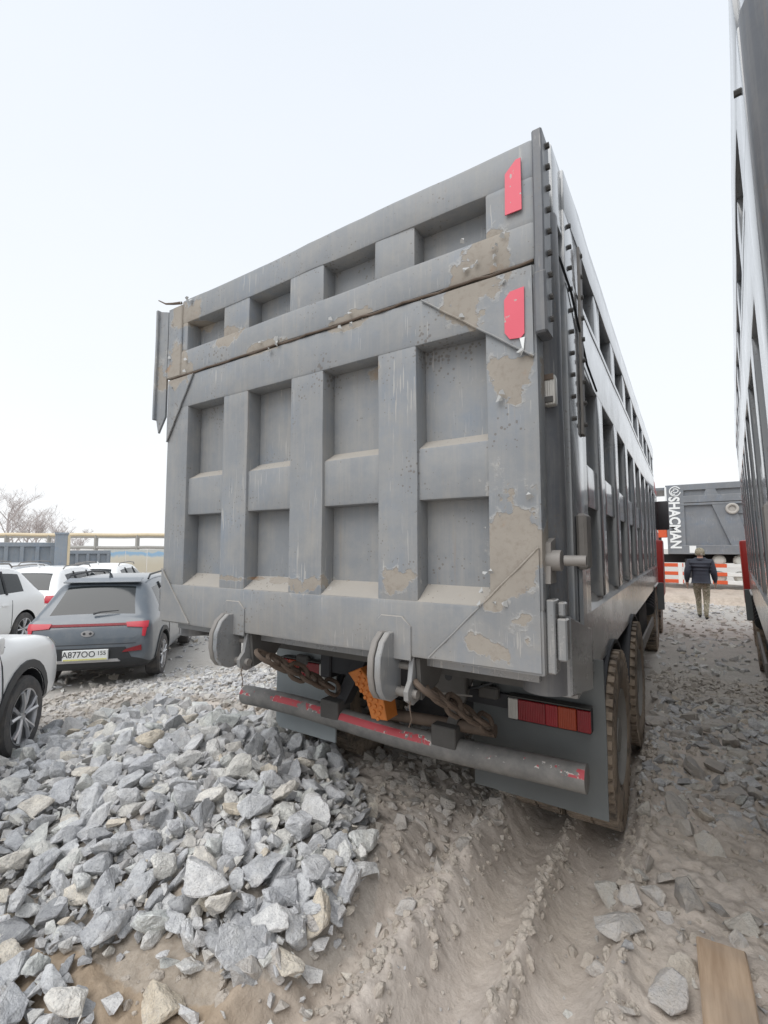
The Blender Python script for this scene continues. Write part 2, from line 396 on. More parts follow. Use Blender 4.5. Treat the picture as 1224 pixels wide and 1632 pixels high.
# ------------------------------------------------------------------ mesh helpers
class MB:
    def __init__(s):
        s.bm = bmesh.new()
    def box(s, x0, x1, y0, y1, z0, z1, bev=0.0, seg=1, cut=0, jit=0.0, rot=None, pivot=None):
        tb = bmesh.new()
        bmesh.ops.create_cube(tb, size=1.0)
        c = Vector(((x0 + x1) / 2, (y0 + y1) / 2, (z0 + z1) / 2)); d = Vector((x1 - x0, y1 - y0, z1 - z0))
        for v in tb.verts: v.co = Vector((v.co.x * d.x, v.co.y * d.y, v.co.z * d.z)) + c
        if bev > 0:
            bmesh.ops.bevel(tb, geom=list(tb.edges), offset=min(bev, 0.45 * min(d)), segments=seg, affect='EDGES', profile=0.6)
        if cut:
            ax = max(range(3), key=lambda i: d[i])
            nrm = Vector((0, 0, 0)); nrm[ax] = 1
            for k in range(1, cut + 1):
                p = c.copy(); p[ax] = c[ax] - d[ax] / 2 + d[ax] * k / (cut + 1)
                bmesh.ops.bisect_plane(tb, geom=list(tb.verts) + list(tb.edges) + list(tb.faces), plane_co=p, plane_no=nrm, dist=1e-6)
        if jit:
            for v in tb.verts:
                v.co += Vector(mnoise.noise_vector(v.co * 1.7)) * jit + Vector(mnoise.noise_vector(v.co * 6 + Vector((5, 1, 3)))) * jit * 0.4
        if rot is not None:
            pv = Vector(pivot) if pivot is not None else c
            M = rot.to_matrix() if hasattr(rot, 'to_matrix') else rot
            for v in tb.verts: v.co = pv + M @ (v.co - pv)
        mp = {v: s.bm.verts.new(v.co) for v in tb.verts}
        for f in tb.faces: s.bm.faces.new([mp[v] for v in f.verts])
        tb.free()
        return s
    def poly(s, pts, faces):
        vs = [s.bm.verts.new(p) for p in pts]
        for f in faces: s.bm.faces.new([vs[i] for i in f])
        return s
    def prism(s, pts, depth, bev=0.0, seg=1):
        """pts: 3-D outline; extruded by vector depth"""
        dv = Vector(depth)
        a = [s.bm.verts.new(Vector(p)) for p in pts]; b = [s.bm.verts.new(Vector(p) + dv) for p in pts]
        n = len(pts); fs = []
        fs.append(s.bm.faces.new(a)); fs.append(s.bm.faces.new(b[::-1]))
        for i in range(n): fs.append(s.bm.faces.new([a[(i + 1) % n], a[i], b[i], b[(i + 1) % n]]))
        bmesh.ops.recalc_face_normals(s.bm, faces=fs)
        if bev:
            es = list(set(ed for f in fs[:2] for ed in f.edges))
            bmesh.ops.bevel(s.bm, geom=es, offset=bev, segments=seg, affect='EDGES')
        return s
    def cyl(s, p0, p1, r0, r1=None, n=16, caps=True):
        return s.tube([p0, p1], [r0, r0 if r1 is None else r1], n, caps)
    def tube(s, path, rad, n=8, caps=True, closed=False, recalc=True):
        path = [Vector(p) for p in path]
        if not isinstance(rad, (list, tuple)): rad = [rad] * len(path)
        rings = []
        m = len(path)
        prev = None
        for i, p in enumerate(path):
            if closed: t = (path[(i + 1) % m] - path[i - 1])
            else: t = path[min(i + 1, m - 1)] - path[max(i - 1, 0)]
            t.normalize()
            if prev is None:
                a = Vector((0, 0, 1)) if abs(t.z) < 0.9 else Vector((1, 0, 0))
                x = t.cross(a).normalized()
            else:
                x = (prev - t * prev.dot(t)).normalized()
            prev = x
            y = t.cross(x)
            rings.append([s.bm.verts.new(p + (x * math.cos(2 * math.pi * k / n) + y * math.sin(2 * math.pi * k / n)) * rad[i]) for k in range(n)])
        fs = []
        for i in range(m if closed else m - 1):
            A, B = rings[i], rings[(i + 1) % m]
            for k in range(n):
                fs.append(s.bm.faces.new([A[k], A[(k + 1) % n], B[(k + 1) % n], B[k]]))
        if caps and not closed:
            fs.append(s.bm.faces.new(rings[0][::-1])); fs.append(s.bm.faces.new(rings[-1]))
        if recalc: bmesh.ops.recalc_face_normals(s.bm, faces=fs)
        return s
    def lathe(s, prof, center, axis='x', n=32, sign=1, caps=True):
        """prof: (radius, offset along axis); closed end to end only if radii hit 0"""
        rings = []
        c = Vector(center)
        for (r, h) in prof:
            ring = []
            for k in range(n):
                a = 2 * math.pi * k / n
                u, v = math.cos(a) * r, math.sin(a) * r
                if axis == 'x': p = Vector((h * sign, u, v))
                elif axis == 'y': p = Vector((u, h * sign, v))
                else: p = Vector((u, v, h * sign))
                ring.append(s.bm.verts.new(c + p))
            rings.append(ring)
        fs = []
        for A, B in zip(rings[:-1], rings[1:]):
            for k in range(n): fs.append(s.bm.faces.new([A[k], A[(k + 1) % n], B[(k + 1) % n], B[k]]))
        if caps and prof[0][0] > 1e-4: fs.append(s.bm.faces.new(rings[0][::-1]))
        if caps and prof[-1][0] > 1e-4: fs.append(s.bm.faces.new(rings[-1]))
        bmesh.ops.recalc_face_normals(s.bm, faces=fs)
        return s
    def mesh(s, name, mat, smooth=True, ang=35):
        bmesh.ops.remove_doubles(s.bm, verts=s.bm.verts, dist=1e-5)
        me = bpy.data.meshes.new(name)
        s.bm.to_mesh(me); s.bm.free()
        mats = mat if isinstance(mat, (list, tuple)) else [mat]
        for m_ in mats: me.materials.append(MATS[m_])
        if smooth:
            me.polygons.foreach_set('use_smooth', [True] * len(me.polygons))
            me.set_sharp_from_angle(angle=R(ang))
        return me
    def build(s, name, mat, parent=None, smooth=True, ang=35):
        me = s.mesh(name, mat, smooth, ang)
        o = bpy.data.objects.new(name, me); col.objects.link(o)
        if parent is not None: o.parent = parent
        return o

def tag(o, label=None, cat=None, group=None, kind=None):
    if label: o['label'] = label
    if cat: o['category'] = cat
    if group: o['group'] = group
    if kind: o['kind'] = kind
    return o
def empty(name, loc=(0, 0, 0), rot=(0, 0, 0)):
    o = bpy.data.objects.new(name, None); col.objects.link(o)
    o.location = loc; o.rotation_euler = rot; o.empty_display_size = 0.2
    return o
def copy_tree(o, parent=None, skip=()):
    c = o.copy(); col.objects.link(c); c.parent = parent
    for ch in list(o.children):
        if any(ch.name.startswith(s_) for s_ in skip) or ch.get('solo'): continue
        copy_tree(ch, c, skip)
    return c
def text_mesh(name, body, size, depth, mat, parent, M, align='CENTER', sx=1.0, offset=0.0):
    cu = bpy.data.curves.new('tmp_text', 'FONT'); cu.body = body; cu.size = size; cu.extrude = depth; cu.offset = offset
    cu.align_x = align; cu.align_y = 'CENTER'; cu.resolution_u = 3
    to = bpy.data.objects.new('tmp_text', cu); col.objects.link(to)
    dg = bpy.context.evaluated_depsgraph_get(); dg.update()
    me = bpy.data.meshes.new_from_object(to.evaluated_get(dg))
    bpy.data.objects.remove(to); bpy.data.curves.remove(cu)
    me.transform(M @ Matrix.Diagonal((sx, 1, 1, 1)))
    me.name = name; me.materials.clear(); me.materials.append(MATS[mat])
    o = bpy.data.objects.new(name, me); col.objects.link(o); o.parent = parent
    return o

# ------------------------------------------------------------------ numpy value noise
_perm = RNG.random((256, 256)).astype(np.float32)
def vnoise(x, y):
    xi = np.floor(x).astype(int); yi = np.floor(y).astype(int)
    fx = x - xi; fy = y - yi
    fx = fx * fx * fx * (fx * (fx * 6 - 15) + 10); fy = fy * fy * fy * (fy * (fy * 6 - 15) + 10)
    a = _perm[xi % 256, yi % 256]; b = _perm[(xi + 1) % 256, yi % 256]
    c = _perm[xi % 256, (yi + 1) % 256]; d = _perm[(xi + 1) % 256, (yi + 1) % 256]
    return (a * (1 - fx) + b * fx) * (1 - fy) + (c * (1 - fx) + d * fx) * fy
def fbm(x, y, oct_=5, gain=0.5):
    s_ = 0; a = 1; t = 0
    for i in range(oct_):
        s_ = s_ + a * vnoise(x * 2 ** i + 17.3 * i, y * 2 ** i + 9.1 * i); t += a; a *= gain
    return s_ / t - 0.5
def sstep(a, b, x):
    t = np.clip((x - a) / (b - a), 0, 1); return t * t * (3 - 2 * t)
def gauss(x, s_): return np.exp(-(x / s_) ** 2)

# ------------------------------------------------------------------ terrain
def heap(x, y):
    d = ((x + 3.0) / 1.10) ** 2 + ((y - 2.05) / 0.88) ** 2
    h = 0.33 * np.exp(-d ** 1.25)
    d2 = ((x + 1.85) / 0.52) ** 2 + ((y - 1.68) / 0.52) ** 2
    return h + 0.14 * np.exp(-d2 ** 1.3)
def base_z(x, y):
    z = -0.42 * sstep(-3.9, -7.6, x)
    z = z + 0.10 * fbm(x * 0.5, y * 0.5, 3)* sstep(2.5, 6, np.hypot(x, y))
    return z
def rut_mask(x, y):
    return sstep(0.15, 0.6, y) * sstep(7.5, 6.0, y)
def gh(x, y):
    x = np.asarray(x, float); y = np.asarray(y, float)
    z = base_z(x, y)
    wob = 0.05 * fbm(x * 0.0 + 3.3, y * 0.9, 3) + 0.012 * fbm(x * 0, y * 5.0, 2)
    xx = x - wob - 0.03
    m = rut_mask(x, y)
    depth = -0.125 * (gauss(xx + 0.52, 0.135) ** 1.0 + gauss(xx + 0.86, 0.125))
    ridge = 0.060 * gauss(xx + 0.69, 0.030 + 0.015 * (vnoise(x * 9, y * 9))) + 0.075 * gauss(xx + 1.09, 0.075) + 0.05 * gauss(xx + 0.325, 0.045)
    ridge = ridge * (0.75 + 0.6 * vnoise(x * 3 + 7, y * 6))
    # older shallow rut to the left
    depth = depth - 0.085 * gauss(xx + 1.29, 0.085) * sstep(3.6, 2.6, y) + 0.05 * gauss(xx + 1.47, 0.05) * sstep(3.2, 2.2, y)
    tread = 0.0012 * sstep(0.4, 0.7, vnoise(x * 2.2, y * 2.2)) * np.sin((y + 0.35 * np.abs(xx + 0.52) + 0.05 * fbm(x * 4, y * 4, 3)) * 2 * np.pi / 0.085) * (gauss(xx + 0.52, 0.11) + gauss(xx + 0.86, 0.1)) * sstep(1.8, 2.6, y)
    z = z + m * (depth + ridge + tread)
    hp = heap(x, y)
    z = z + hp * 0.92
    nearm = sstep(9, 3, np.hypot(x, y))
    lumps = fbm(x * 3.1, y * 3.1, 4) * 0.09 + (np.abs(fbm(x * 7.0 + 40, y * 7.0, 4)) - 0.1) * 0.075 + fbm(x * 26, y * 26, 3, 0.6) * 0.022
    inr = m * (gauss(xx + 0.52, 0.15) + gauss(xx + 0.86, 0.14))
    z = z + nearm * lumps * (1 - 0.72 * np.clip(inr, 0, 1)) * (1 - 0.35 * sstep(-1.6, -1.4, x) * sstep(-0.2, -0.35, x))
    return z
def gz(x, y): return float(gh(np.array([x]), np.array([y]))[0])

def axis(lo, hi, step, far_lo, far_hi, grow=1.09):
    a = list(np.arange(lo, hi, step))
    s_ = step; v = a[-1]
    while v < far_hi: s_ *= grow; v += s_; a.append(v)
    s_ = step; v = a[0]; b = []
    while v > far_lo: s_ *= grow; v -= s_; b.append(v)
    return np.array(b[::-1] + a)
def make_ground():
    xs = axis(-3.3, 0.75, 0.0125, -700, 700); ys = axis(0.7, 4.3, 0.0125, -700, 900)
    X, Y = np.meshgrid(xs, ys)
    Z = gh(X, Y)
    nx, ny = len(xs), len(ys)
    v = np.stack([X, Y, Z], -1).reshape(-1, 3)
    i = np.arange(nx * ny).reshape(ny, nx)
    q = np.stack([i[:-1, :-1], i[:-1, 1:], i[1:, 1:], i[1:, :-1]], -1).reshape(-1, 4)
    me = bpy.data.meshes.new('ground')
    me.vertices.add(len(v)); me.vertices.foreach_set('co', v.ravel())
    me.loops.add(q.size); me.loops.foreach_set('vertex_index', q.ravel())
    me.polygons.add(len(q)); me.polygons.foreach_set('loop_start', np.arange(len(q)) * 4)
    me.update(calc_edges=True)
    me.polygons.foreach_set('use_smooth', [True] * len(q))
    dirt = gauss(X + 1.85, 0.75) * gauss(Y - 1.05, 0.42)
    dirt = np.clip(dirt * 1.5 + 0.5 * fbm(X * 4, Y * 4, 3), 0, 1) * (dirt > 0.08)
    dirt = np.maximum(dirt, 0.75 * sstep(-4.5, -6, X) * gauss(Y - 4.6, 2.2) * sstep(-.1, .2, fbm(X * 1.2, Y * 1.2, 3)))
    grit = np.clip(sstep(5.0, 8.0, np.hypot(X, Y)) * 0.8 + 0.4 * (heap(X, Y) > 0.05), 0, 1)
    ca = np.stack([dirt, grit, 0 * dirt, 1 + 0 * dirt], -1).reshape(-1, 4)
    at = me.attributes.new('zone', 'FLOAT_COLOR', 'POINT'); at.data.foreach_set('color', ca.astype(np.float32).ravel())
    me.materials.append(MATS['muddy_ground'])
    o = bpy.data.objects.new('ground', me); col.objects.link(o)
    tag(o, 'rutted brown mud and rubble ground of the vehicle yard', None, None, 'structure')
    return o
make_ground()
def earth_bank():
    xs = np.arange(-5.0, 6.0, 0.05); ys = np.arange(16.4, 24.0, 0.05)
    ys = np.concatenate([np.arange(16.4, 18.4, 0.04), np.arange(18.4, 24.6, 0.25)])
    X, Y = np.meshgrid(xs, ys)
    t = sstep(16.9, 17.35, Y + 0.7 * fbm(X * 0.9, Y * 0.9 + 3, 4))
    edge = sstep(-5, -4, X) * sstep(6, 5, X) * sstep(24.5, 23, Y)
    Z = base_z(X, Y) - 0.06 + edge * t * (0.30 + 0.10 * fbm(X * 1.5, Y * 1.5, 3)) + 0.07 * fbm(X * 5, Y * 5, 4) * t
    nx, ny = len(xs), len(ys)
    i = np.arange(nx * ny).reshape(ny, nx)
    q_ = np.stack([i[:-1, :-1], i[:-1, 1:], i[1:, 1:], i[1:, :-1]], -1).reshape(-1, 4)
    me = bpy.data.meshes.new('earth_bank'); me.from_pydata(np.stack([X, Y, Z], -1).reshape(-1, 3).tolist(), [], q_.tolist())
    ca = np.tile(np.array([0.45, 0.1, 0, 1], np.float32), nx * ny)
    at = me.attributes.new('zone', 'FLOAT_COLOR', 'POINT'); at.data.foreach_set('color', ca)
    me.materials.append(MATS['muddy_ground'])
    o = bpy.data.objects.new('earth_bank', me); col.objects.link(o)
    tag(o, 'low uneven bank of earth in front of the crosswise truck', None, None, 'structure')
earth_bank()

# ------------------------------------------------------------------ dump truck
def lattice_box(x0, x1, y0, y1, z0, z1, name, mat, parent, cut=6, jit=0.003, bev=0.012):
    return MB().box(x0, x1, y0, y1, z0, z1, bev=bev, seg=2, cut=cut, jit=jit).build(name, mat, parent)

def ledge(x0, x1, yf, yb, z_lo, z_front, z_back, name, mat, parent):
    """horizontal member whose top slopes up from its face (yf) to the panel (yb)"""
    pts = [(x0, yf, z_lo), (x0, yf, z_front), (x0, yb, z_back), (x0, yb, z_lo)]
    return MB().prism(pts, (x1 - x0, 0, 0), bev=0.0).build(name, mat, parent)

def tyre_wheel(parent, x_out, y, z, rad, width, sgn, tmat='tyre_mud', rmat='dull_rim', lugs=44, name='wheel', spokes=False):
    """x_out: outer face of the tyre, sgn +1 when the outer side looks to +x"""
    xi = x_out - sgn * width
    cx = (x_out + xi) / 2
    rr = rad * 0.55
    w = MB()
    # dished steel rim seen from outside
    prof = [(rr, width * 0.42), (rr * 0.97, width * 0.47), (rr * 0.90, width * 0.40), (rr * 0.84, width * 0.10), (rr * 0.62, width * 0.02), (rr * 0.60, width * 0.16), (rr * 0.36, width * 0.18), (rr * 0.34, width * 0.42), (rr * 0.001, width * 0.44)]
    w.lathe(prof, (cx, y, z), 'x', 32, sgn, caps=False)
    for k in range(10):
        a = 2 * math.pi * k / 10
        px, pz = y + math.cos(a) * rr * 0.49, z + math.sin(a) * rr * 0.49
        w.cyl((cx + sgn * width * 0.15, px, pz), (cx + sgn * width * 0.27, px, pz), rad * 0.028, n=6)
    wh = w.build(name, rmat, parent)
    t = MB()
    hw = width / 2
    prof = [(rr * 0.98, -hw * 0.86), (rr * 1.1, -hw * 0.98), (rad * 0.80, -hw), (rad * 0.93, -hw * 0.93), (rad * 0.97, -hw * 0.80), (rad * 0.975, 0), (rad * 0.97, hw * 0.80), (rad * 0.93, hw * 0.93), (rad * 0.80, hw), (rr * 1.1, hw * 0.98), (rr * 0.98, hw * 0.86)]
    t.lathe(prof, (cx, y, z), 'x', 48, 1, caps=False)
    for k in range(lugs):
        a = 2 * math.pi * k / lugs
        for side in (-1, 1):
            da = a + (0.5 * math.pi * 2 / lugs if side > 0 else 0)
            M = Matrix.Rotation(da, 3, 'X')
            c = Vector((cx, y, z))
            L = 2 * math.pi * rad / lugs * 0.56
            x0, x1 = sorted((cx + side * hw * 0.06, cx + side * hw * 0.97))
            bx = t
            n0 = len(t.bm.verts)
            t.box(x0, x1, y - L / 2, y + L / 2, z + rad * 0.90, z + rad, rot=M, pivot=c)
    t.build('tyre', tmat, wh)
    return wh

def chain(parent, path, link, rad, mat, n_links):
    P = [Vector(p) for p in path]
    ch = None
    first = None
    L = [0]
    for a, b in zip(P[:-1], P[1:]): L.append(L[-1] + (b - a).length)
    def at(s_):
        for i in range(len(P) - 1):
            if s_ <= L[i + 1] + 1e-9:
                f = (s_ - L[i]) / (L[i + 1] - L[i]); return P[i].lerp(P[i + 1], f), (P[i + 1] - P[i]).normalized()
        return P[-1], (P[-1] - P[-2]).normalized()
    root = bpy.data.objects.new('chain', None); col.objects.link(root); root.parent = parent
    for k in range(n_links):
        c, t = at(L[-1] * (k + 0.5) / n_links)
        a = Vector((0, 0, 1)); x = t.cross(a).normalized(); y = t.cross(x)
        if k % 2: x, y = y, x
        tw = 0.5 + 0.35 * math.sin(k * 1.7)
        x2 = x * math.cos(tw) + y * math.sin(tw)
        pts = []
        for j in range(14):
            an = 2 * math.pi * j / 14
            pts.append(c + t * (math.cos(an) * link * 0.5 + math.copysign(link * 0.16, math.cos(an))) + x2 * math.sin(an) * link * 0.36)
        MB().tube(pts, rad, 7, closed=True).build('chain_link', mat, root)
    return root

def make_truck(name):
    root = empty(name)
    TP, BP = 'tailgate_paint', 'body_paint'
    # ---------------- tailgate
    tg = MB().box(-1.20, 1.24, 0.105, 0.125, 1.24, 3.36, cut=8, jit=0.006).build('tailgate', TP, root)
    z = dict(bot0=1.212, bot1=1.475, lo1=2.635, seam=2.858, up0=3.03, up1=3.222, top=3.388)
    XL, XR = -1.245, 1.25
    # stiles (left and right edge members), lower and upper
    for (a, b, z0, z1) in ((XL, -1.02, z['bot1'] - 0.02, z['lo1'] + 0.01), (1.035, XR, z['bot1'] - 0.02, z['lo1'] + 0.01),
                           (XL + 0.13, -1.055, z['up0'] - 0.01, z['up1'] + 0.01), (1.042, XR, z['up0'] - 0.01, z['up1'] + 0.01)):
        lattice_box(a, b, 0.001, 0.11, z0, z1, 'stile', TP, tg)
    def beam(x0, x1, z0, z1, y0=0.0, jit=0.004):
        return lattice_box(x0, x1, y0, 0.112, z0, z1, 'beam', TP, tg, cut=24, jit=jit, bev=0.016)
    beam(XL + 0.12, XR, z['up1'], z['top'], -0.002, 0.010)
    beam(XL + 0.01, XR, z['seam'] + 0.005, z['up0'], -0.004)
    beam(XL, XR, z['lo1'], z['seam'] - 0.005, 0.0)
    beam(XL, XR, z['bot0'], z['bot1'] - 0.012, -0.003)
    ribs = [(-0.664, -0.442), (-0.095, 0.140), (0.485, 0.700)]
    cells = [-1.02] + [v for r in ribs for v in r] + [1.035]
    for a, b in ribs:
        lattice_box(a, b, 0.004, 0.11, z['bot1'] - 0.035, z['lo1'] + 0.012, 'rib', TP, tg, cut=12)
        lattice_box(a - 0.02, b - 0.006, 0.004, 0.11, z['up0'] - 0.012, z['up1'] + 0.012, 'rib', TP, tg)
    for k in range(4):
        a, b = cells[2 * k] - 0.004, cells[2 * k + 1] + 0.004
        lattice_box(a, b, 0.020, 0.11, 1.915, 2.155, 'crossbar', TP, tg, cut=5, bev=0.01)
        ledge(a, b, 0.024, 0.11, 2.14, 2.152, 2.205, 'crossbar_ledge', TP, tg)
        ledge(a, b, 0.004, 0.11, 1.43, 1.462, 1.535, 'beam_ledge', TP, tg)
    # rubble left lying on the crossbars
    # gusset plates with raised welds
    def gusset(p):
        (ax, az), (bx, bz), (cx, cz) = p
        MB().prism([(ax, -0.010, az), (bx, -0.010, bz), (cx, -0.010, cz)], (0, 0.010, 0)).build('gusset_plate', TP, tg)
        MB().tube([Vector((bx, -0.0095, bz)).lerp(Vector((cx, -0.0095, cz)), f / 12) + Vector((0, 0.0015 * math.sin(f * 2.3), 0.0015 * math.sin(f * 1.7))) for f in range(13)], 0.0045, 6).build('weld', TP, tg)
    gusset(((XR - 0.012, 1.225), (0.76, 1.225), (XR - 0.012, 1.70)))
    gusset(((XR - 0.012, 2.84), (0.735, 2.84), (XR - 0.012, 2.46)))
    gusset(((XL + 0.008, 1.225), (-0.93, 1.225), (XL + 0.008, 1.56)))
    gusset(((XL + 0.008, 2.845), (-0.965, 2.845), (XL + 0.008, 2.42)))
    MB().tube([(XL + 0.05 + 2.44 * f / 40, -0.001 + 0.004 * math.sin(f * 3.1), z['seam'] + 0.003 * math.sin(f * 1.3)) for f in range(41)], 0.006, 6).build('weld_seam', 'rusty_steel', tg)
    # red reflector strips
    MB().prism([(1.135, -0.0135, 3.09), (1.205, -0.0135, 3.09), (1.205, -0.0135, 3.315), (1.185, -0.0135, 3.315), (1.138, -0.0135, 3.27)], (0, 0.005, 0)).build('reflector', 'reflective_tape_red', tg)
    MB().prism([(1.125, -0.0175, 2.58), (1.145, -0.0175, 2.55), (1.19, -0.0175, 2.545), (1.205, -0.0175, 2.56), (1.208, -0.0175, 2.755), (1.15, -0.0175, 2.75), (1.125, -0.0175, 2.72)], (0, 0.005, 0)).build('reflector', 'reflective_tape_red', tg)
    MB().prism([(1.185, -0.0165, 2.545), (1.195, -0.0165, 2.50), (1.188, -0.0165, 2.47), (1.20, -0.0165, 2.49), (1.206, -0.0165, 2.545)], (0, 0.004, 0)).build('tape_scrap', 'text_white', tg)
    # curled flakes of lifting paint round the bare patches
    rf = random.Random(3)
    for (fx_, fz_, rx_, rz_) in TAIL_PATCHES[:9]:
        for k in range(5):
            a = rf.uniform(0, 6.28); px_ = fx_ + math.cos(a) * rx_ * rf.uniform(.8, 1.15); pz_ = fz_ + math.sin(a) * rz_ * rf.uniform(.8, 1.15)
            if not (XL + .02 < px_ < XR - .02): continue
            L_ = rf.uniform(.012, .035); b = rf.uniform(0, 6.28); ca, sa = math.cos(b), math.sin(b)
            def P_(u, v, d): return (px_ + ca * u - sa * v, -0.013 - d, pz_ + sa * u + ca * v)
            MB().poly([P_(0, 0, 0), P_(L_, .004, .001), P_(L_ * .8, L_ * .5, .012), P_(L_ * .2, L_ * .6, .014), P_(L_ * .5, L_ * .9, .006)], [(0, 1, 2, 3), (3, 2, 4)]).build('paint_flake', 'flake_paint', tg)['solo'] = 1
    # right edge flange with bolts
    fl = MB().box(1.251, 1.292, -0.022, 0.10, 2.60, 3.405, bev=0.006, cut=8, jit=0.003).box(1.247, 1.296, -0.026, 0.08, 2.545, 2.80, bev=0.008).build('edge_flange', 'post_paint', tg)
    for k in range(9):
        zz = 2.62 + k * 0.093
        MB().cyl((1.285, 0.045, zz), (1.308, 0.045, zz), 0.012, n=6).build('bolt', 'chassis_dusty', fl)
    # left edge flange: bent plate, tapered at its foot
    fl2 = MB().prism([(-1.262, -0.01, 3.345), (-1.325, -0.035, 3.355), (-1.330, -0.035, 2.60), (-1.305, -0.03, 2.485), (-1.262, -0.01, 2.60)], (0, 0.014, 0)).box(-1.344, -1.324, -0.055, 0.02, 2.58, 3.36, bev=0.004, cut=6, jit=0.004).build('edge_flange', TP, tg)
    fl2['solo'] = 1
    o = MB().box(-1.262, -1.11, -0.012, 0.03, 2.86, 3.36, cut=5, jit=0.006, bev=0.006).build('corner_plate', TP, tg); o['solo'] = 1
    o = MB().tube([(-1.13, 0.0, 3.38), (-1.20, -0.02, 3.385), (-1.27, -0.03, 3.40), (-1.34, -0.04, 3.44)], [0.010, 0.008, 0.006, 0.004], 6).build('torn_lip', 'rusty_steel', tg); o['solo'] = 1
    # hooks under the tailgate: paired rounded cheek plates
    for hx in (-0.575, 0.515):
        h = bpy.data.objects.new('hook', None); col.objects.link(h); h.parent = root
        out_ = []
        prof = [(0.0, 1.32), (-0.045, 1.32), (-0.092, 1.285), (-0.124, 1.22), (-0.128, 1.14), (-0.112, 1.075), (-0.08, 1.035), (-0.03, 1.015), (0.03, 1.02), (0.055, 1.055), (0.055, 1.195), (0.0, 1.20)]
        for dx in (0.0, 0.038):
            MB().prism([(hx + dx, py, pz) for py, pz in prof], (0.031, 0, 0), bev=0.004).build('cheek_plate', 'bare_steel' if dx == 0 else 'body_paint', h)
        MB().prism([(hx - 0.03, -0.012, 1.20), (hx - 0.03, -0.012, 1.36), (hx + 0.0, -0.012, 1.392), (hx + 0.11, -0.012, 1.392), (hx + 0.155, -0.012, 1.35), (hx + 0.155, -0.012, 1.20)], (0, 0.012, 0), bev=0.003).build('backing_plate', TP, h)
        # hinge lever with pin
        prof = [(0.02, 1.21), (0.06, 1.21), (0.07, 1.12), (0.10, 1.06), (0.07, 1.01), (0.02, 1.0), (-0.03, 1.03), (-0.035, 1.07), (0.0, 1.11)]
        MB().prism([(hx + 0.13, py, pz) for py, pz in prof], (0.024, 0, 0), bev=0.003).build('lever', 'body_paint', h)
        MB().cyl((hx + 0.06, 0.02, 1.05), (hx + 0.175, 0.02, 1.05), 0.020, n=12).build('pin', 'bare_steel', h)
        MB().cyl((hx + 0.06, 0.05, 1.16), (hx + 0.15, 0.05, 1.16), 0.017, n=10).build('pin', 'bare_steel', h)
        MB().prism([(hx + 0.16, 0.03, 1.205), (hx + 0.16, 0.34, 1.205), (hx + 0.16, 0.22, 1.06), (hx + 0.16, 0.05, 1.02)], (0.02, 0, 0)).build('bracket', 'chassis_dusty', h)
        MB().tube([(hx + 0.15, 0.0, 1.05), (hx + 0.155, -0.02, 1.0), (hx + 0.16, -0.01, 0.95), (hx + 0.14, 0.0, 0.91)], 0.003, 5).build('wire', 'rusty_steel', h)
    # ---------------- bed: floor, sides, front
    MB().box(-1.20, 1.20, 0.10, 8.10, 1.16, 1.215).build('bed_floor', 'body_paint', root)
    for k in range(9):
        yy = 0.35 + k * 0.93
        MB().box(-1.16, 1.16, yy, yy + 0.12, 1.06, 1.159).build('floor_bearer', 'chassis_dusty', root)
    fw_ = MB().box(-1.22, 1.22, 8.05, 8.12, 1.15, 3.50).build('front_wall', BP, root)
    for k in range(4):
        MB().box(-1.0 + k * 0.6, -0.8 + k * 0.6, 8.121, 8.19, 1.2, 3.45, bev=0.01).build('rib', BP, fw_)
    MB().box(-1.22, 1.22, 8.0, 9.0, 3.42, 3.48, bev=0.01).build('cab_guard', BP, root)
    for sg in (1, -1):
        def bx(xa, xb, y0, y1, z0, z1, name, mat=BP, par=None, **k):
            x0, x1 = sorted((sg * xa, sg * xb))
            k.setdefault('bev', 0.010); k.setdefault('cut', 6); k.setdefault('jit', 0.002)
            return MB().box(x0, x1, y0, y1, z0, z1, seg=2, **k).build(name, mat, par)
        sw = bx(1.175, 1.19, 0.40, 8.10, 1.15, 3.52, 'side_wall', BP, root, bev=0, cut=10, jit=0.004)
        bx(1.185, 1.287, 0.44, 8.14, 3.335, 3.555, 'top_rail', BP, sw, cut=20, jit=0.006)
        bx(1.16, 1.285, 0.44, 8.14, 3.015, 3.055, 'seam_strip', BP, sw, cut=20)
        bx(1.16, 1.283, 0.44, 8.14, 2.665, 3.008, 'side_beam', BP, sw, cut=20, jit=0.003)
        x0, x1 = sorted((sg * 1.17, sg * 1.284))
        MB().prism([(sg * 1.17, 0.44, 1.03), (sg * 1.284, 0.44, 1.05), (sg * 1.284, 0.44, 1.365), (sg * 1.19, 0.44, 1.45), (sg * 1.17, 0.44, 1.45)], (0, 7.70, 0)).build('bottom_rail', BP, sw)
        for k in range(8):
            y0 = 1.33 + 0.83 * k
            bx(1.18, 1.281, y0, y0 + 0.235, 1.40, 2.675, 'rib', BP, sw)
            bx(1.18, 1.281, y0, y0 + 0.235, 3.045, 3.345, 'rib', BP, sw, cut=2)
        starts = [0.86] + [1.33 + 0.83 * k + 0.235 for k in range(8)]
        ends = [1.33 + 0.83 * k for k in range(8)] + [7.92]
        for y0, y1 in zip(starts, ends):
            bx(1.18, 1.268, y0 - 0.003, y1 + 0.003, 1.93, 2.17, 'crossbar', BP, sw, cut=2)
        bx(1.18, 1.282, 7.91, 8.13, 1.10, 3.345, 'end_stile', BP, sw)
        # rear corner: side plate, dark rounded post, latch and hinge gear
        bx(1.10, 1.2845, 0.43, 0.86, 1.02, 3.345, 'corner_panel', BP, sw)
        post = MB().tube([(sg * 1.195, 0.235, 1.10 + 2.08 * k / 8) for k in range(9)], [0.098 + 0.002 * math.sin(k * 2.2) for k in range(9)], 24).build('rear_post', 'post_paint', root)
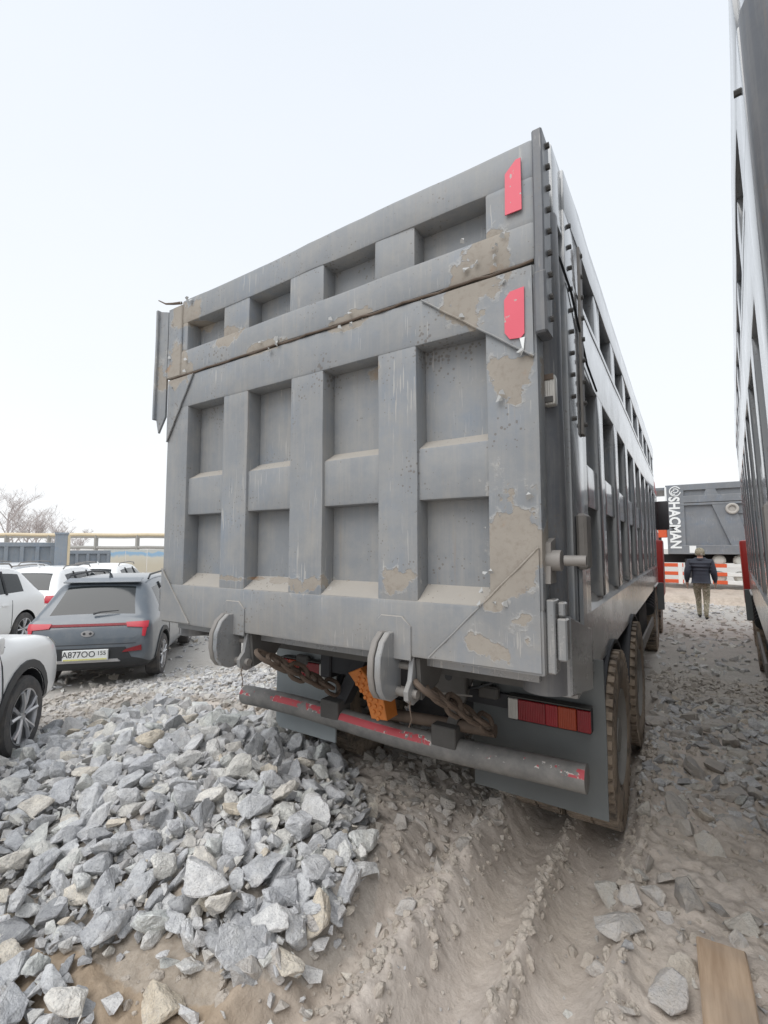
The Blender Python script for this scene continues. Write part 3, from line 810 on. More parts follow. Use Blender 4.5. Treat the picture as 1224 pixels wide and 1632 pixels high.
        bx(1.20, 1.276, 0.24, 0.42, 3.20, 3.54, 'post_cap', BP, root, bev=0.008)
        x0 = sg * 1.262
        MB().prism([(sg * 1.185, 0.20, 1.095), (sg * 1.185, 0.70, 1.0), (sg * 1.185, 0.70, 1.3), (sg * 1.185, 0.20, 1.42)], (sg * 0.12, 0, 0), bev=0.008).build('post_foot', BP, post)
        hp = MB().cyl((sg * 1.20, 0.075, 1.65), ((1.305 if sg > 0 else -1.25), 0.075, 1.65), 0.042, n=14).cyl((sg * 1.315, 0.075, 1.65), ((1.395 if sg > 0 else -1.32), 0.075, 1.65), 0.021, n=14).build('hinge_pin', 'bare_steel', root)
        MB().prism([(sg * 1.24, 0.03, 1.56), (sg * 1.24, 0.13, 1.56), (sg * 1.24, 0.13, 1.74), (sg * 1.24, 0.05, 1.72)], (sg * 0.03, 0, 0)).build('hinge_eye', 'bare_steel', hp)
        MB().box(*sorted((sg * 1.29, sg * 1.335)), 0.46, 0.60, 1.60, 1.86, bev=0.012).build('striker_plate', 'bare_steel', sw)
        MB().box(*sorted((sg * 1.286, sg * 1.305)), 0.50, 0.60, 1.28, 1.60, bev=0.004).build('guide_bar', BP, sw)
        lt = MB().box(*sorted((sg * 1.252, sg * 1.285)), 0.02, 0.10, 1.22, 1.50, bev=0.005).build('latch', BP, tg)
        MB().box(*sorted((sg * 1.288, sg * 1.325)), 0.03, 0.085, 1.27, 1.43, bev=0.006).build('latch_bar', 'body_paint', lt)
        MB().box(*sorted((sg * 1.288, sg * 1.316)), 0.05, 0.10, 1.435, 1.49, bev=0.006).build('latch_tongue', 'body_paint', lt)
        # bolted rubber strip up the corner panel
        st = MB().box(*sorted((sg * 1.286, sg * 1.30)), 0.70, 0.77, 2.28, 3.30, cut=8, jit=0.006, bev=0.003).build('strap', 'bare_steel', sw)
        if sg < 0: st['solo'] = 1
        for k in range(9):
            zz = 2.34 + k * 0.115
            MB().cyl((sg * 1.295, 0.735, zz), (sg * 1.314, 0.735, zz), 0.012, n=6).build('bolt', 'chassis_dusty', st)
        for k in range(10):
            zz = 2.32 + k * 0.108
            bo = MB().cyl((sg * 1.28, 0.50, zz), (sg * 1.302, 0.50, zz), 0.011, n=6).build('bolt', 'chassis_dusty', sw)
            if sg < 0 and k != 8: bo['solo'] = 1
    # marker lamp and wire on the right post
    ml = MB().box(1.238, 1.290, 0.112, 0.165, 2.29, 2.42, bev=0.014, seg=2).build('marker_lamp', 'lamp_white', root); ml['solo'] = 1
    MB().box(1.243, 1.285, 0.107, 0.113, 2.395, 2.42, bev=0.002).build('lamp_rim', 'rusty_steel', ml)
    MB().box(1.247, 1.281, 0.106, 0.113, 2.30, 2.325, bev=0.002).build('lamp_screw_plate', 'chassis_dusty', ml)
    w = MB().tube([(1.30, 0.06, 3.00), (1.26, 0.11, 3.005), (1.285, 0.30, 3.02), (1.295, 0.50, 2.95), (1.295, 0.9, 2.72), (1.292, 1.25, 2.67)], 0.006, 6).build('cable', 'black_plastic', root); w['solo'] = 1
    # ---------------- chassis
    for sg in (1, -1):
        x0, x1 = sorted((sg * 0.38, sg * 0.47))
        MB().box(x0, x1, 0.72, 11.2, 0.80, 1.06, bev=0.008).build('chassis_rail', 'chassis_black', root)
    for yy in (0.74, 1.9, 3.6, 5.4, 7.2, 9.2):
        MB().box(-0.38, 0.38, yy, yy + 0.10, 0.84, 1.03).build('crossmember', 'chassis_black', root)
    pl = MB().box(0.40, 0.66, 0.62, 0.66, 0.86, 1.04, bev=0.006).build('end_plate', 'chassis_dusty', root)
    MB().cyl((0.56, 0.615, 0.975), (0.56, 0.625, 0.975), 0.022, n=14).build('plate_hole', 'chassis_black', pl)
    for yy in (1.58, 3.0):
        MB().cyl((-1.0, yy, 0.53), (1.0, yy, 0.53), 0.09, n=14).lathe([(0.02, -0.22), (0.17, -0.15), (0.22, 0), (0.17, 0.15), (0.02, 0.22)], (0, yy, 0.53), 'y', 20).build('axle', 'chassis_black', root)
        for sg in (1, -1):
            MB().prism([(sg * 0.5, yy - 0.55, 0.72), (sg * 0.5, yy, 0.62), (sg * 0.5, yy + 0.55, 0.72), (sg * 0.5, yy + 0.55, 0.80), (sg * 0.5, yy, 0.76), (sg * 0.5, yy - 0.55, 0.80)], (sg * 0.09, 0, 0)).build('leaf_spring', 'chassis_dusty', root)
    MB().cyl((0, 1.58, 0.55), (0, 5.5, 0.75), 0.06, n=12).build('drive_shaft', 'chassis_black', root)
    # wheels: two rear tandem axles with twin tyres, two steered axles in front
    for yy in (1.58, 3.0):
        for sg in (1, -1):
            tyre_wheel(root, 1.335 if sg > 0 else -1.10, yy, 0.50, 0.53, 0.29, sg)
            tyre_wheel(root, 1.005 if sg > 0 else -0.79, yy, 0.50, 0.53, 0.27, sg)
    for yy in (7.35, 9.25):
        for sg in (1, -1):
            tyre_wheel(root, sg * 1.28, yy, 0.50, 0.53, 0.30, sg)
    # mudguards over the tandem, mud flaps behind
    for sg in (1, -1):
        for yy in (1.58, 3.0):
            pts = []
            for a in np.linspace(0.22, math.pi - 0.22, 11): pts.append((yy + math.cos(a) * 0.62, 0.50 + math.sin(a) * 0.60))
            inner = [(yy + (p[0] - yy) * 0.96, 0.5 + (p[1] - 0.5) * 0.96) for p in pts][::-1]
            MB().prism([((0.68 if sg > 0 else -0.50), a, b) for a, b in pts + inner], (sg * 0.62, 0, 0)).build('mudguard', 'chassis_black', root, ang=60)
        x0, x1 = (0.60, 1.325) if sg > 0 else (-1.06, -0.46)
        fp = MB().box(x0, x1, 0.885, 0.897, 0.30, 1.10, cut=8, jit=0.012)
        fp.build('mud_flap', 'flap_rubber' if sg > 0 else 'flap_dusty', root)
        # tail lamp cluster
        c0, c1 = (0.835, 1.27) if sg > 0 else (-0.93, -0.50)
        tl = MB().box(c0, c1, 0.82, 0.88, 0.735, 0.865, bev=0.008).build('tail_lamp', 'chassis_black', root)
        segs = [(0.0, 0.13, 'lamp_white'), (0.13, 0.47, 'lamp_red'), (0.47, 0.62, 'lamp_red_mid'), (0.62, 0.84, 'lamp_amber'), (0.84, 1.0, 'lamp_red')]
        for a, b, m_ in segs:
            w_ = c1 - c0
            if sg > 0: xa, xb = c0 + a * w_, c0 + b * w_
            else: xa, xb = c1 - b * w_, c1 - a * w_
            MB().box(xa + 0.001, xb - 0.001, 0.806, 0.83, 0.745, 0.857, bev=0.004).build('lens', m_, tl)
        MB().box(c0, c1, 0.80, 0.87, 0.866, 0.871).build('lamp_hood', 'chassis_dusty', tl)
        x0, x1 = sorted((sg * 0.47, sg * 0.86))
        MB().box(x0, x1, 0.85, 0.875, 0.78, 0.86, bev=0.004).build('lamp_bracket', 'chassis_black', root)
        cn = MB().box(*sorted((sg * 0.66, sg * 0.78)), 0.80, 0.848, 0.83, 0.90, bev=0.01).build('wire_box', 'chassis_dusty', root)
    # underrun bumper: round tube on two arms
    bp = [(-1.165 + 2.43 * k / 24, 0.67 + 0.010 * math.sin(k * 0.35), 0.572 + 0.012 * math.sin(k * 0.25 + 0.6)) for k in range(25)]
    bm_ = MB().tube(bp, 0.068, 20).build('bumper', 'bumper_worn', root)
    for sx in (-0.29, 0.53):
        MB().box(sx - 0.075, sx + 0.075, 0.60, 0.74, 0.585, 0.70, bev=0.006).build('bumper_bracket', 'chassis_dusty', bm_)
    MB().prism([(-0.30, 0.66, 0.66), (-0.22, 0.66, 0.66), (-0.02, 0.72, 1.07), (-0.13, 0.72, 1.07)], (0, 0.10, 0)).build('bumper_arm', 'chassis_black', root)
    MB().prism([(-0.14, 0.80, 0.62), (-0.08, 0.80, 0.62), (0.08, 0.80, 0.86), (0.02, 0.80, 0.86)], (0, 0.03, 0)).build('brace', 'chassis_dusty', root)
    MB().prism([(0.51, 0.66, 0.66), (0.57, 0.66, 0.66), (0.71, 0.70, 1.07), (0.64, 0.70, 1.07)], (0, 0.03, 0)).build('bumper_arm', 'chassis_dusty', root)
    MB().cyl((0.05, 0.70, 0.66), (0.80, 0.70, 0.70), 0.035, n=12).build('cross_tube', 'rusty_steel', root)
    MB().tube([(0.25, 0.40, 0.95), (0.5, 0.42, 0.935), (0.75, 0.5, 0.93)], 0.005, 5).build('cable', 'bare_steel', root)
    MB().tube([(0.86, 0.66, 1.06), (0.80, 0.64, 0.97), (0.72, 0.66, 0.93), (0.62, 0.70, 0.90)], 0.008, 6).build('cable', 'black_plastic', root)
    # chains from the tailgate levers down to the chassis
    chain(root, [(-0.30, 0.02, 1.10), (-0.27, 0.22, 0.99), (-0.25, 0.42, 0.88), (-0.25, 0.62, 0.78)], 0.125, 0.0135, 'rusty_steel', 8)
    chain(root, [(0.70, 0.04, 1.08), (0.72, 0.22, 0.98), (0.74, 0.42, 0.87), (0.78, 0.66, 0.74)], 0.125, 0.0135, 'rusty_steel', 8)
    # side gear between the axles
    for sg in (1, -1):
        x0, x1 = sorted((sg * 0.62, sg * 1.22))
        MB().box(x0, x1, 4.6, 5.9, 0.50, 1.00, bev=0.06, seg=3).build('fuel_tank', 'chassis_dusty', root)
        MB().box(*sorted((sg * 1.26, sg * 1.285)), 4.2, 6.2, 0.55, 0.68, bev=0.005).build('side_guard', 'bare_steel', root)
        MB().tube([(sg * 1.17, 6.35 + 0.02 * k, 0.75 + 0.02 * k) for k in range(16)], [0.12 + 0.012 * (k % 2) for k in range(16)], 16).build('intake_hose', 'black_plastic', root)
        MB().box(*sorted((sg * 1.0, sg * 1.30)), 6.9, 7.8, 1.06, 1.09, bev=0.01).build('mudguard', 'white_plastic', root)
        MB().box(*sorted((sg * 1.24, sg * 1.36)), 8.35, 8.42, 0.55, 1.05, bev=0.01).build('mud_flap', 'flap_rubber', root)
    # ---------------- cab
    for sg in (1, -1):
        MB().box(*sorted((sg * 1.15, sg * 1.365)), 8.60, 9.10, 0.78, 1.85, bev=0.04, seg=2).build('cab_fender', 'cab_red', root)
    cab = MB()
    prof = [(8.55, 1.05), (8.50, 3.05), (8.75, 3.20), (10.1, 3.18), (10.45, 2.9), (10.72, 2.0), (10.78, 1.05), (10.74, 0.55), (9.9, 0.55), (9.75, 1.05)]
    cab.prism([(-1.22, a, b) for a, b in prof], (2.44, 0, 0), bev=0.05, seg=3)
    cb = cab.build('cab', 'cab_red', root)
    for sg in (1, -1):
        x0, x1 = sorted((sg * 1.215, sg * 1.228))
        dr = MB().box(x0, x1, 9.25, 10.42, 1.10, 2.98, bev=0.004).build('door', 'cab_red', cb)
        MB().prism([(sg * 1.229, 9.35, 2.1), (sg * 1.229, 10.35, 2.0), (sg * 1.229, 10.25, 2.85), (sg * 1.229, 9.35, 2.88)], (sg * 0.004, 0, 0)).build('door_window', 'dark_glass', cb)
        mi = MB().box(*sorted((sg * 1.22, sg * 1.45)), 10.35, 10.45, 2.1, 2.75, bev=0.03, seg=2).build('mirror', 'black_plastic', cb)
        if sg < 0: mi['solo'] = 1
        MB().box(*sorted((sg * 0.70, sg * 1.12)), 10.74, 10.80, 0.70, 0.92, bev=0.02).build('headlamp', 'lamp_white', cb)
    MB().prism([(-1.05, 10.50, 2.86), (1.05, 10.50, 2.86), (1.08, 10.735, 2.05), (-1.08, 10.735, 2.05)], (0, 0.012, 0.004)).build('windscreen', 'dark_glass', cb)
    MB().box(-1.0, 1.0, 10.76, 10.80, 1.15, 1.75, bev=0.01).build('grille', 'black_plastic', cb)
    MB().box(-1.24, 1.24, 10.60, 10.88, 0.42, 0.66, bev=0.05, seg=3).build('front_bumper', 'cab_red', cb)
    return root

simple('flake_paint', (0.40, 0.405, 0.40), 0.6)
truck_paint('post_paint', (0.105, 0.112, 0.125), 0.35, 0.5, (), dust=0.35, peel=0.75, streak=0.3)
TX, TY = -1.71, 1.847
main = make_truck('dump_truck')
main.location = (TX, TY, 0)
tag(main, 'big weathered grey dump truck seen from its peeling ribbed tailgate', 'dump truck', 'grey dump trucks in the yard')

# truck at the right edge of the picture, leaning a little on soft ground
rt2 = copy_tree(main)
HEAD2 = R(-4.3)
off = 1.462
y_start = 1.3
ax_ = Vector((math.cos(HEAD2), math.sin(HEAD2), 0)); ay_ = Vector((-math.sin(HEAD2), math.cos(HEAD2), 0))
rt2.location = ax_ * off + ay_ * y_start + Vector((0, 0, 0.02))
rt2.rotation_euler = (0, R(-1.8), HEAD2)
tag(rt2, 'grey dump truck cut off by the right edge, only its ribbed side showing', 'dump truck', 'grey dump trucks in the yard')

# ------------------------------------------------------------------ cars
def loft_body(prof, hw):
    """prof rows: y, z_sill, z_belt, z_top, width factor, top half width; returns cage verts, faces, zone names"""
    V = []; Fc = []; Zn = []
    npts = 9
    for (y, zs, zb, zt, wf, wt) in prof:
        w = hw * wf
        cabin = zt - zb > 0.22
        p6 = (wt + 0.045, zt - 0.085) if cabin else (w * 0.90, zb + (zt - zb) * 0.45)
        p7 = (wt * 0.90, zt - 0.02) if cabin else (w * 0.80, zb + (zt - zb) * 0.75)
        half = [(0.0, zs), (w * 0.86, zs), (w * 0.975, zs + 0.07), (w, zs + (zb - zs) * 0.45), (w * 0.985, zb - 0.07), (w * 0.945, zb), p6, p7, (0.0, zt)]
        V += [(px, y, pz) for px, pz in half] + [(-px, y, pz) for px, pz in half[1:8]]
    per = 16
    order = list(range(9)) + [15 - k for k in range(7)]   # right side up, left side down
    order = list(range(0, 9)) + list(range(15, 8, -1))
    for i in range(len(prof) - 1):
        for k in range(16):
            a, b = order[k], order[(k + 1) % 16]
            Fc.append([i * per + a, i * per + b, (i + 1) * per + b, (i + 1) * per + a])
            kk = min(k, 15 - k)
            Zn.append((i, kk))
    Fc.append([order[k] for k in range(16)][::-1]); Zn.append((-1, -1))
    Fc.append([(len(prof) - 1) * per + order[k] for k in range(16)]); Zn.append((-2, -2))
    return V, Fc, Zn

CROSS = [(0.00, .40, .66, .72, .80, .62), (0.05, .32, .86, .93, .92, .72), (0.15, .27, .985, 1.045, .965, .74), (0.19, .27, .99, 1.075, .97, .745),
         (0.34, .26, 1.015, 1.26, .985, .69), (0.62, .25, 1.025, 1.535, .99, .615), (0.72, .25, 1.025, 1.585, .99, .61),
         (1.20, .24, 1.01, 1.635, 1.0, .61), (1.90, .24, .99, 1.645, 1.0, .61), (2.45, .24, .975, 1.60, 1.0, .59), (2.62, .24, .97, 1.53, 1.0, .60),
         (3.22, .24, .955, 1.09, 1.0, .66), (3.38, .25, .95, 1.035, 1.0, .66), (4.00, .27, .90, .965, .965, .66), (4.25, .30, .80, .87, .90, .62), (4.38, .36, .66, .72, .78, .56)]

def make_car(name, label, paint, prof=CROSS, scale=(1, 1, 1), wheel_y=(0.80, 3.42), wr=0.335, group=None, cladding=True, detail=True, cat='car'):
    root = empty(name)
    hw = 0.90
    V, Fc, Zn = loft_body(prof, hw)
    ys = [p[0] for p in prof]
    me = bpy.data.meshes.new('tmp')
    me.from_pydata(V, [], Fc)
    names = ['body', 'rear_window', 'windscreen', 'side_window', 'sill_cladding', 'wheel_well']
    mats = [paint, 'dark_glass', 'dark_glass', 'dark_glass', 'black_plastic' if cladding else paint, 'black_plastic']
    for m_ in mats: me.materials.append(MATS[m_])
    for poly, (i, k) in zip(me.polygons, Zn):
        mi = 0
        if i >= 0:
            ym = (ys[i] + ys[i + 1]) / 2
            if k == 7 and 0.18 < ym < 0.64: mi = 1
            elif k in (6, 7) and 2.6 < ym < 3.25: mi = 2
            elif k == 5 and 0.72 < ym < 3.20: mi = 3
            elif k in (0, 1, 2) : mi = 4 if cladding and k <= 1 else 0
        poly.material_index = mi
    tmp = bpy.data.objects.new('tmp', me); col.objects.link(tmp)
    md = tmp.modifiers.new('s', 'SUBSURF'); md.levels = 3; md.render_levels = 3
    cutters = []
    for wy in wheel_y:
        cu = MB().cyl((-1.2, wy, wr * scale[2] * 0 + wr), (1.2, wy, wr), wr * 1.17, n=40)
        cme = cu.mesh('cut', 'black_plastic', False)
        cme.materials.clear()
        for m_ in mats: cme.materials.append(MATS[m_])
        for p in cme.polygons: p.material_index = 5
        co = bpy.data.objects.new('cut', cme); col.objects.link(co); cutters.append(co)
        bmod = tmp.modifiers.new('b', 'BOOLEAN'); bmod.operation = 'DIFFERENCE'; bmod.object = co; bmod.solver = 'EXACT'
    dg = bpy.context.evaluated_depsgraph_get(); dg.update()
    full = bpy.data.meshes.new_from_object(tmp.evaluated_get(dg))
    for o in [tmp] + cutters: bpy.data.objects.remove(o)
    verts = np.zeros(len(full.vertices) * 3); full.vertices.foreach_get('co', verts); verts = verts.reshape(-1, 3)
    polys = [(list(p.vertices), p.material_index) for p in full.polygons]
    bvh = BVHTree.FromPolygons([Vector(v) for v in verts], [p[0] for p in polys])
    body_obj = None
    for mi, nm in enumerate(names):
        sel = [p for p, m_ in polys if m_ == mi]
        if not sel: continue
        groups = [sel]
        if nm == 'side_window':
            groups = [[p for p in sel if verts[p][:, 0].mean() > 0], [p for p in sel if verts[p][:, 0].mean() <= 0]]
        for gsel in groups:
            if not gsel: continue
            used = sorted(set(i for p in gsel for i in p)); mp = {u: j for j, u in enumerate(used)}
            m2 = bpy.data.meshes.new(nm)
            m2.from_pydata([tuple(verts[u]) for u in used], [], [[mp[i] for i in p] for p in gsel])
            m2.materials.append(MATS[mats[mi]])
            m2.polygons.foreach_set('use_smooth', [True] * len(m2.polygons)); m2.set_sharp_from_angle(angle=R(40))
            o = bpy.data.objects.new(nm, m2); col.objects.link(o); o.parent = root
            if nm == 'body': body_obj = o
    def hit(x, z, dirn='rear'):
        if dirn == 'rear': r_ = bvh.ray_cast(Vector((x, -1, z)), Vector((0, 1, 0)))
        elif dirn == 'front': r_ = bvh.ray_cast(Vector((x, 6, z)), Vector((0, -1, 0)))
        elif dirn == 'right': r_ = bvh.ray_cast(Vector((2, x, z)), Vector((-1, 0, 0)))
        elif dirn == 'left': r_ = bvh.ray_cast(Vector((-2, x, z)), Vector((1, 0, 0)))
        else: r_ = bvh.ray_cast(Vector((x, z, 3)), Vector((0, 0, -1)))
        return r_[0], r_[1]
    def patch(nm, outline, mat, dirn='rear', thick=0.012, nu=12, par=None):
        """outline: (left-bottom, right-bottom, right-top, left-top) in the plane of view, laid on the body"""
        a, b, c, d = [Vector((*p, 0)) for p in outline]
        nv = 4
        G = []
        for j in range(nv + 1):
            row = []
            for i in range(nu + 1):
                p = a.lerp(b, i / nu).lerp(d.lerp(c, i / nu), j / nv)
                h, n_ = hit(p.x, p.y, dirn)
                if h is None: h, n_ = hit(p.x * 0.95, p.y, dirn)
                if h is None: return None
                row.append((h, n_))
            G.append(row)
        mb = MB()
        top = [[mb.bm.verts.new(h + n_ * thick) for h, n_ in row] for row in G]
        bot = [[mb.bm.verts.new(h - n_ * 0.01) for h, n_ in row] for row in G]
        fs = []
        for j in range(nv):
            for i in range(nu):
                fs.append(mb.bm.faces.new([top[j][i], top[j][i + 1], top[j + 1][i + 1], top[j + 1][i]]))
        rim = [(0, i) for i in range(nu + 1)] + [(j, nu) for j in range(1, nv + 1)] + [(nv, i) for i in range(nu - 1, -1, -1)] + [(j, 0) for j in range(nv - 1, 0, -1)]
        for (p, q_) in zip(rim, rim[1:] + rim[:1]):
            fs.append(mb.bm.faces.new([top[p[0]][p[1]], bot[p[0]][p[1]], bot[q_[0]][q_[1]], top[q_[0]][q_[1]]]))
        bmesh.ops.recalc_face_normals(mb.bm, faces=fs)
        return mb.build(nm, mat, par or root)
    # wheels
    for wy in wheel_y:
        for sg in (1, -1):
            car_wheel(root, sg * 0.895, wy, wr, sg)
            # arch trim
            if cladding:
                pts = []
                for a in np.linspace(-0.12, math.pi + 0.12, 15):
                    r_ = wr * 1.19
                    yy, zz = wy + math.cos(a) * r_, wr + math.sin(a) * r_
                    h, n_ = hit(wy + math.cos(a) * (r_ + 0.03), wr + math.sin(a) * (r_ + 0.03), 'right' if sg > 0 else 'left')
                    if h is None: continue
                    pts.append((h.x, yy, zz))
                if len(pts) > 4:
                    mb = MB()
                    ring0 = [mb.bm.verts.new((x_ + sg * 0.014, y_, z_)) for x_, y_, z_ in pts]
                    ring1 = [mb.bm.verts.new((x_ + sg * 0.012, wy + (y_ - wy) * 1.17, wr + (z_ - wr) * 1.17)) for x_, y_, z_ in pts]
                    ring2 = [mb.bm.verts.new((x_ - sg * 0.03, wy + (y_ - wy) * 1.18, wr + (z_ - wr) * 1.18)) for x_, y_, z_ in pts]
                    ring3 = [mb.bm.verts.new((x_ - sg * 0.12, y_, z_)) for x_, y_, z_ in pts]
                    fs = []
                    for A, B in ((ring3, ring0), (ring0, ring1), (ring1, ring2)):
                        for i in range(len(pts) - 1): fs.append(mb.bm.faces.new([A[i], A[i + 1], B[i + 1], B[i]]))
                    bmesh.ops.recalc_face_normals(mb.bm, faces=fs)
                    mb.build('arch_trim', 'black_plastic', root)
    # roof rails, pillars, door seams, handles, mirrors, antenna
    for sg in (1, -1):
        MB().tube([(sg * 0.60, 0.85, 1.575), (sg * 0.605, 0.95, 1.645), (sg * 0.605, 1.9, 1.67), (sg * 0.59, 2.45, 1.635), (sg * 0.585, 2.55, 1.57)], 0.016, 8).build('roof_rail', 'bare_steel' if paint != 'paint_grey' else 'black_plastic', root)
        for yy in (1.30, 2.12):
            h0, n0 = hit(yy, 1.06, 'right' if sg > 0 else 'left'); h1, n1 = hit(yy - 0.04, 1.50, 'right' if sg > 0 else 'left')
            if h0 and h1:
                MB().tube([h0 + n0 * 0.0, h0.lerp(h1, 0.5) + Vector((sg * 0.012, 0, 0)), h1], 0.028, 6).build('window_pillar', 'black_plastic', root)
        for yy in (1.18, 2.14, 3.02):
            pts = []
            for zz in np.linspace(0.42, 0.95, 6):
                h, n_ = hit(yy + 0.02 * math.sin(zz * 3), zz, 'right' if sg > 0 else 'left')
                if h: pts.append(h + n_ * 0.001)
            if len(pts) > 2: MB().tube(pts, 0.006, 5).build('door_seam', 'print_black', root)
        for yy in (1.30, 2.26):
            patch('door_handle', ((yy, 0.86), (yy + 0.18, 0.86), (yy + 0.18, 0.885), (yy, 0.885)), paint, 'right' if sg > 0 else 'left', 0.022, 5)
        MB().box(*sorted((sg * 0.90, sg * 1.06)), 2.58, 2.70, 1.0, 1.13, bev=0.03, seg=2).build('mirror', paint, root)
        patch('headlamp', ((sg * 0.42, 0.76), (sg * 0.80, 0.80), (sg * 0.78, 0.88), (sg * 0.42, 0.82)), 'lamp_white', 'front', 0.008, 8)
    MB().tube([(0.0, 0.95, 1.60), (0.0, 0.93, 1.66), (0.0, 0.86, 1.70)], [0.035, 0.02, 0.006], 8).build('antenna', paint, root)
    patch('grille', ((-0.5, 0.50), (0.5, 0.50), (0.55, 0.72), (-0.55, 0.72)), 'black_plastic', 'front', 0.01, 10)
    if detail:
        # tail lamps joined by a bar, lower reflectors, dark valance, skid plate
        patch('light_bar', ((-0.58, 0.925), (0.58, 0.925), (0.58, 0.958), (-0.58, 0.958)), 'lamp_red', 'rear', 0.014, 18)
        for sg in (1, -1):
            patch('tail_lamp', ((sg * 0.52, 0.905), (sg * 0.80, 0.885), (sg * 0.80, 0.972), (sg * 0.50, 0.966)), 'lamp_red_bright', 'rear', 0.02, 10)
            patch('tail_lamp_hook', ((sg * 0.735, 0.77), (sg * 0.775, 0.76), (sg * 0.79, 0.90), (sg * 0.735, 0.90)), 'lamp_red_bright', 'rear', 0.016, 4)
            patch('reflector', ((sg * 0.48, 0.545), (sg * 0.74, 0.56), (sg * 0.735, 0.64), (sg * 0.52, 0.585)), 'lamp_red', 'rear', 0.016, 6)
        patch('bumper_valance', ((-0.62, 0.44), (0.62, 0.44), (0.52, 0.62), (-0.52, 0.62)), 'black_plastic', 'rear', 0.006, 14)
        patch('skid_plate', ((-0.46, 0.415), (0.46, 0.415), (0.42, 0.455), (-0.42, 0.455)), 'rim_silver', 'rear', 0.02, 10)
        patch('tailgate_seam', ((-0.66, 0.665), (0.66, 0.665), (0.66, 0.675), (-0.66, 0.675)), 'print_black', 'rear', 0.003, 12)
        hb, nb = hit(0, 0.83)
        if hb is not None:
            bd = MB().lathe([(0.001, 0.0), (0.05, 0.0), (0.05, 0.012), (0.001, 0.014)], (0, 0, 0), 'y', 24, -1).build('badge', 'rim_silver', root)
            for v in bd.data.vertices: v.co = Vector((v.co.x * 1.7, v.co.y, v.co.z * 0.9)) + hb + Vector((0, -0.012, 0))
            for sx in (-1, 1):
                MB().prism([(sx * 0.016, hb.y - 0.030, 0.83), (sx * 0.042, hb.y - 0.030, 0.852), (sx * 0.064, hb.y - 0.030, 0.83), (sx * 0.042, hb.y - 0.030, 0.808)], (0, 0.01, 0)).build('badge_mark', 'print_black', bd)
        hp, np_ = hit(0, 0.52)
        if hp is not None:
            yb = hp.y - 0.03
            pz = 0.525
            pl = MB().box(-0.30, 0.30, yb - 0.012, yb + 0.03, pz - 0.075, pz + 0.075, bev=0.004).build('number_plate', 'plate_white', root)
            MB().box(-0.285, 0.285, yb - 0.0155, yb - 0.0125, pz - 0.068, pz - 0.048).build('plate_sticker', 'plate_yellow', pl)
            M = Matrix.Translation((-0.085, yb - 0.014, pz + 0.012)) @ Matrix.Rotation(R(90), 4, 'X')
            text_mesh('plate_text', 'A877OO', 0.125, 0.001, 'print_black', pl, M, sx=0.92)
            M = Matrix.Translation((0.215, yb - 0.014, pz + 0.025)) @ Matrix.Rotation(R(90), 4, 'X')
            text_mesh('plate_text', '155', 0.085, 0.001, 'print_black', pl, M, sx=0.95)
        # rear wiper and roof spoiler
        MB().tube([(0.02, 0.155, 1.10), (0.12, 0.165, 1.125), (0.36, 0.19, 1.14)], [0.018, 0.012, 0.006], 6).build('wiper', 'black_plastic', root)
        MB().prism([(-0.56, 0.56, 1.535), (0.56, 0.56, 1.535), (0.55, 0.76, 1.585), (-0.55, 0.76, 1.585)], (0, 0, 0.024), bev=0.008).build('spoiler', paint, root)
    else:
        for sg in (1, -1):
            patch('tail_lamp', ((sg * 0.56, 0.80), (sg * 0.79, 0.78), (sg * 0.80, 0.96), (sg * 0.58, 0.96)), 'lamp_red_bright', 'rear', 0.014, 8)
    root.scale = scale
    tag(root, label, cat, group)
    return root

def car_wheel(parent, x_out, y, r, sg, width=0.225):
    rr = r * 0.68
    cx = x_out - sg * width / 2
    w = MB()
    w.lathe([(rr, width * 0.47), (rr * 0.95, width * 0.46), (rr * 0.90, width * 0.25), (rr * 0.88, -width * 0.1)], (cx, y, r), 'x', 36, sg, caps=False)
    for k in range(5):
        for da in (-0.16, 0.16):
            a = 2 * math.pi * k / 5 + 0.3
            c, s_ = math.cos(a), math.sin(a)
            c2, s2 = math.cos(a + da * 1.45), math.sin(a + da * 1.45)
            xo = cx + sg * width * 0.36; xr = cx + sg * width * 0.45
            w.tube([(xo, y + c * rr * 0.16, r + s_ * rr * 0.16), (xr, y + math.cos(a + da) * rr * 0.55, r + math.sin(a + da) * rr * 0.55), (xr, y + c2 * rr * 0.94, r + s2 * rr * 0.94)], [rr * 0.10, rr * 0.075, rr * 0.085], 6)
    w.cyl((cx + sg * width * 0.25, y, r), (cx + sg * width * 0.42, y, r), rr * 0.2, n=16)
    wh = w.build('wheel', 'rim_silver', parent)
    hw = width / 2
    t = MB()
    t.lathe([(rr * 0.98, -hw * 0.9), (r * 0.80, -hw), (r * 0.94, -hw * 0.95), (r, -hw * 0.72), (r, hw * 0.72), (r * 0.94, hw * 0.95), (r * 0.80, hw), (rr * 0.98, hw * 0.9)], (cx, y, r), 'x', 48, 1, caps=False)
    t.build('tyre', 'tyre_road', wh)
    MB().cyl((cx - sg * width * 0.12, y, r), (cx + sg * width * 0.02, y, r), rr * 0.89, n=28).build('brake_disc', 'black_plastic', wh)
    return wh

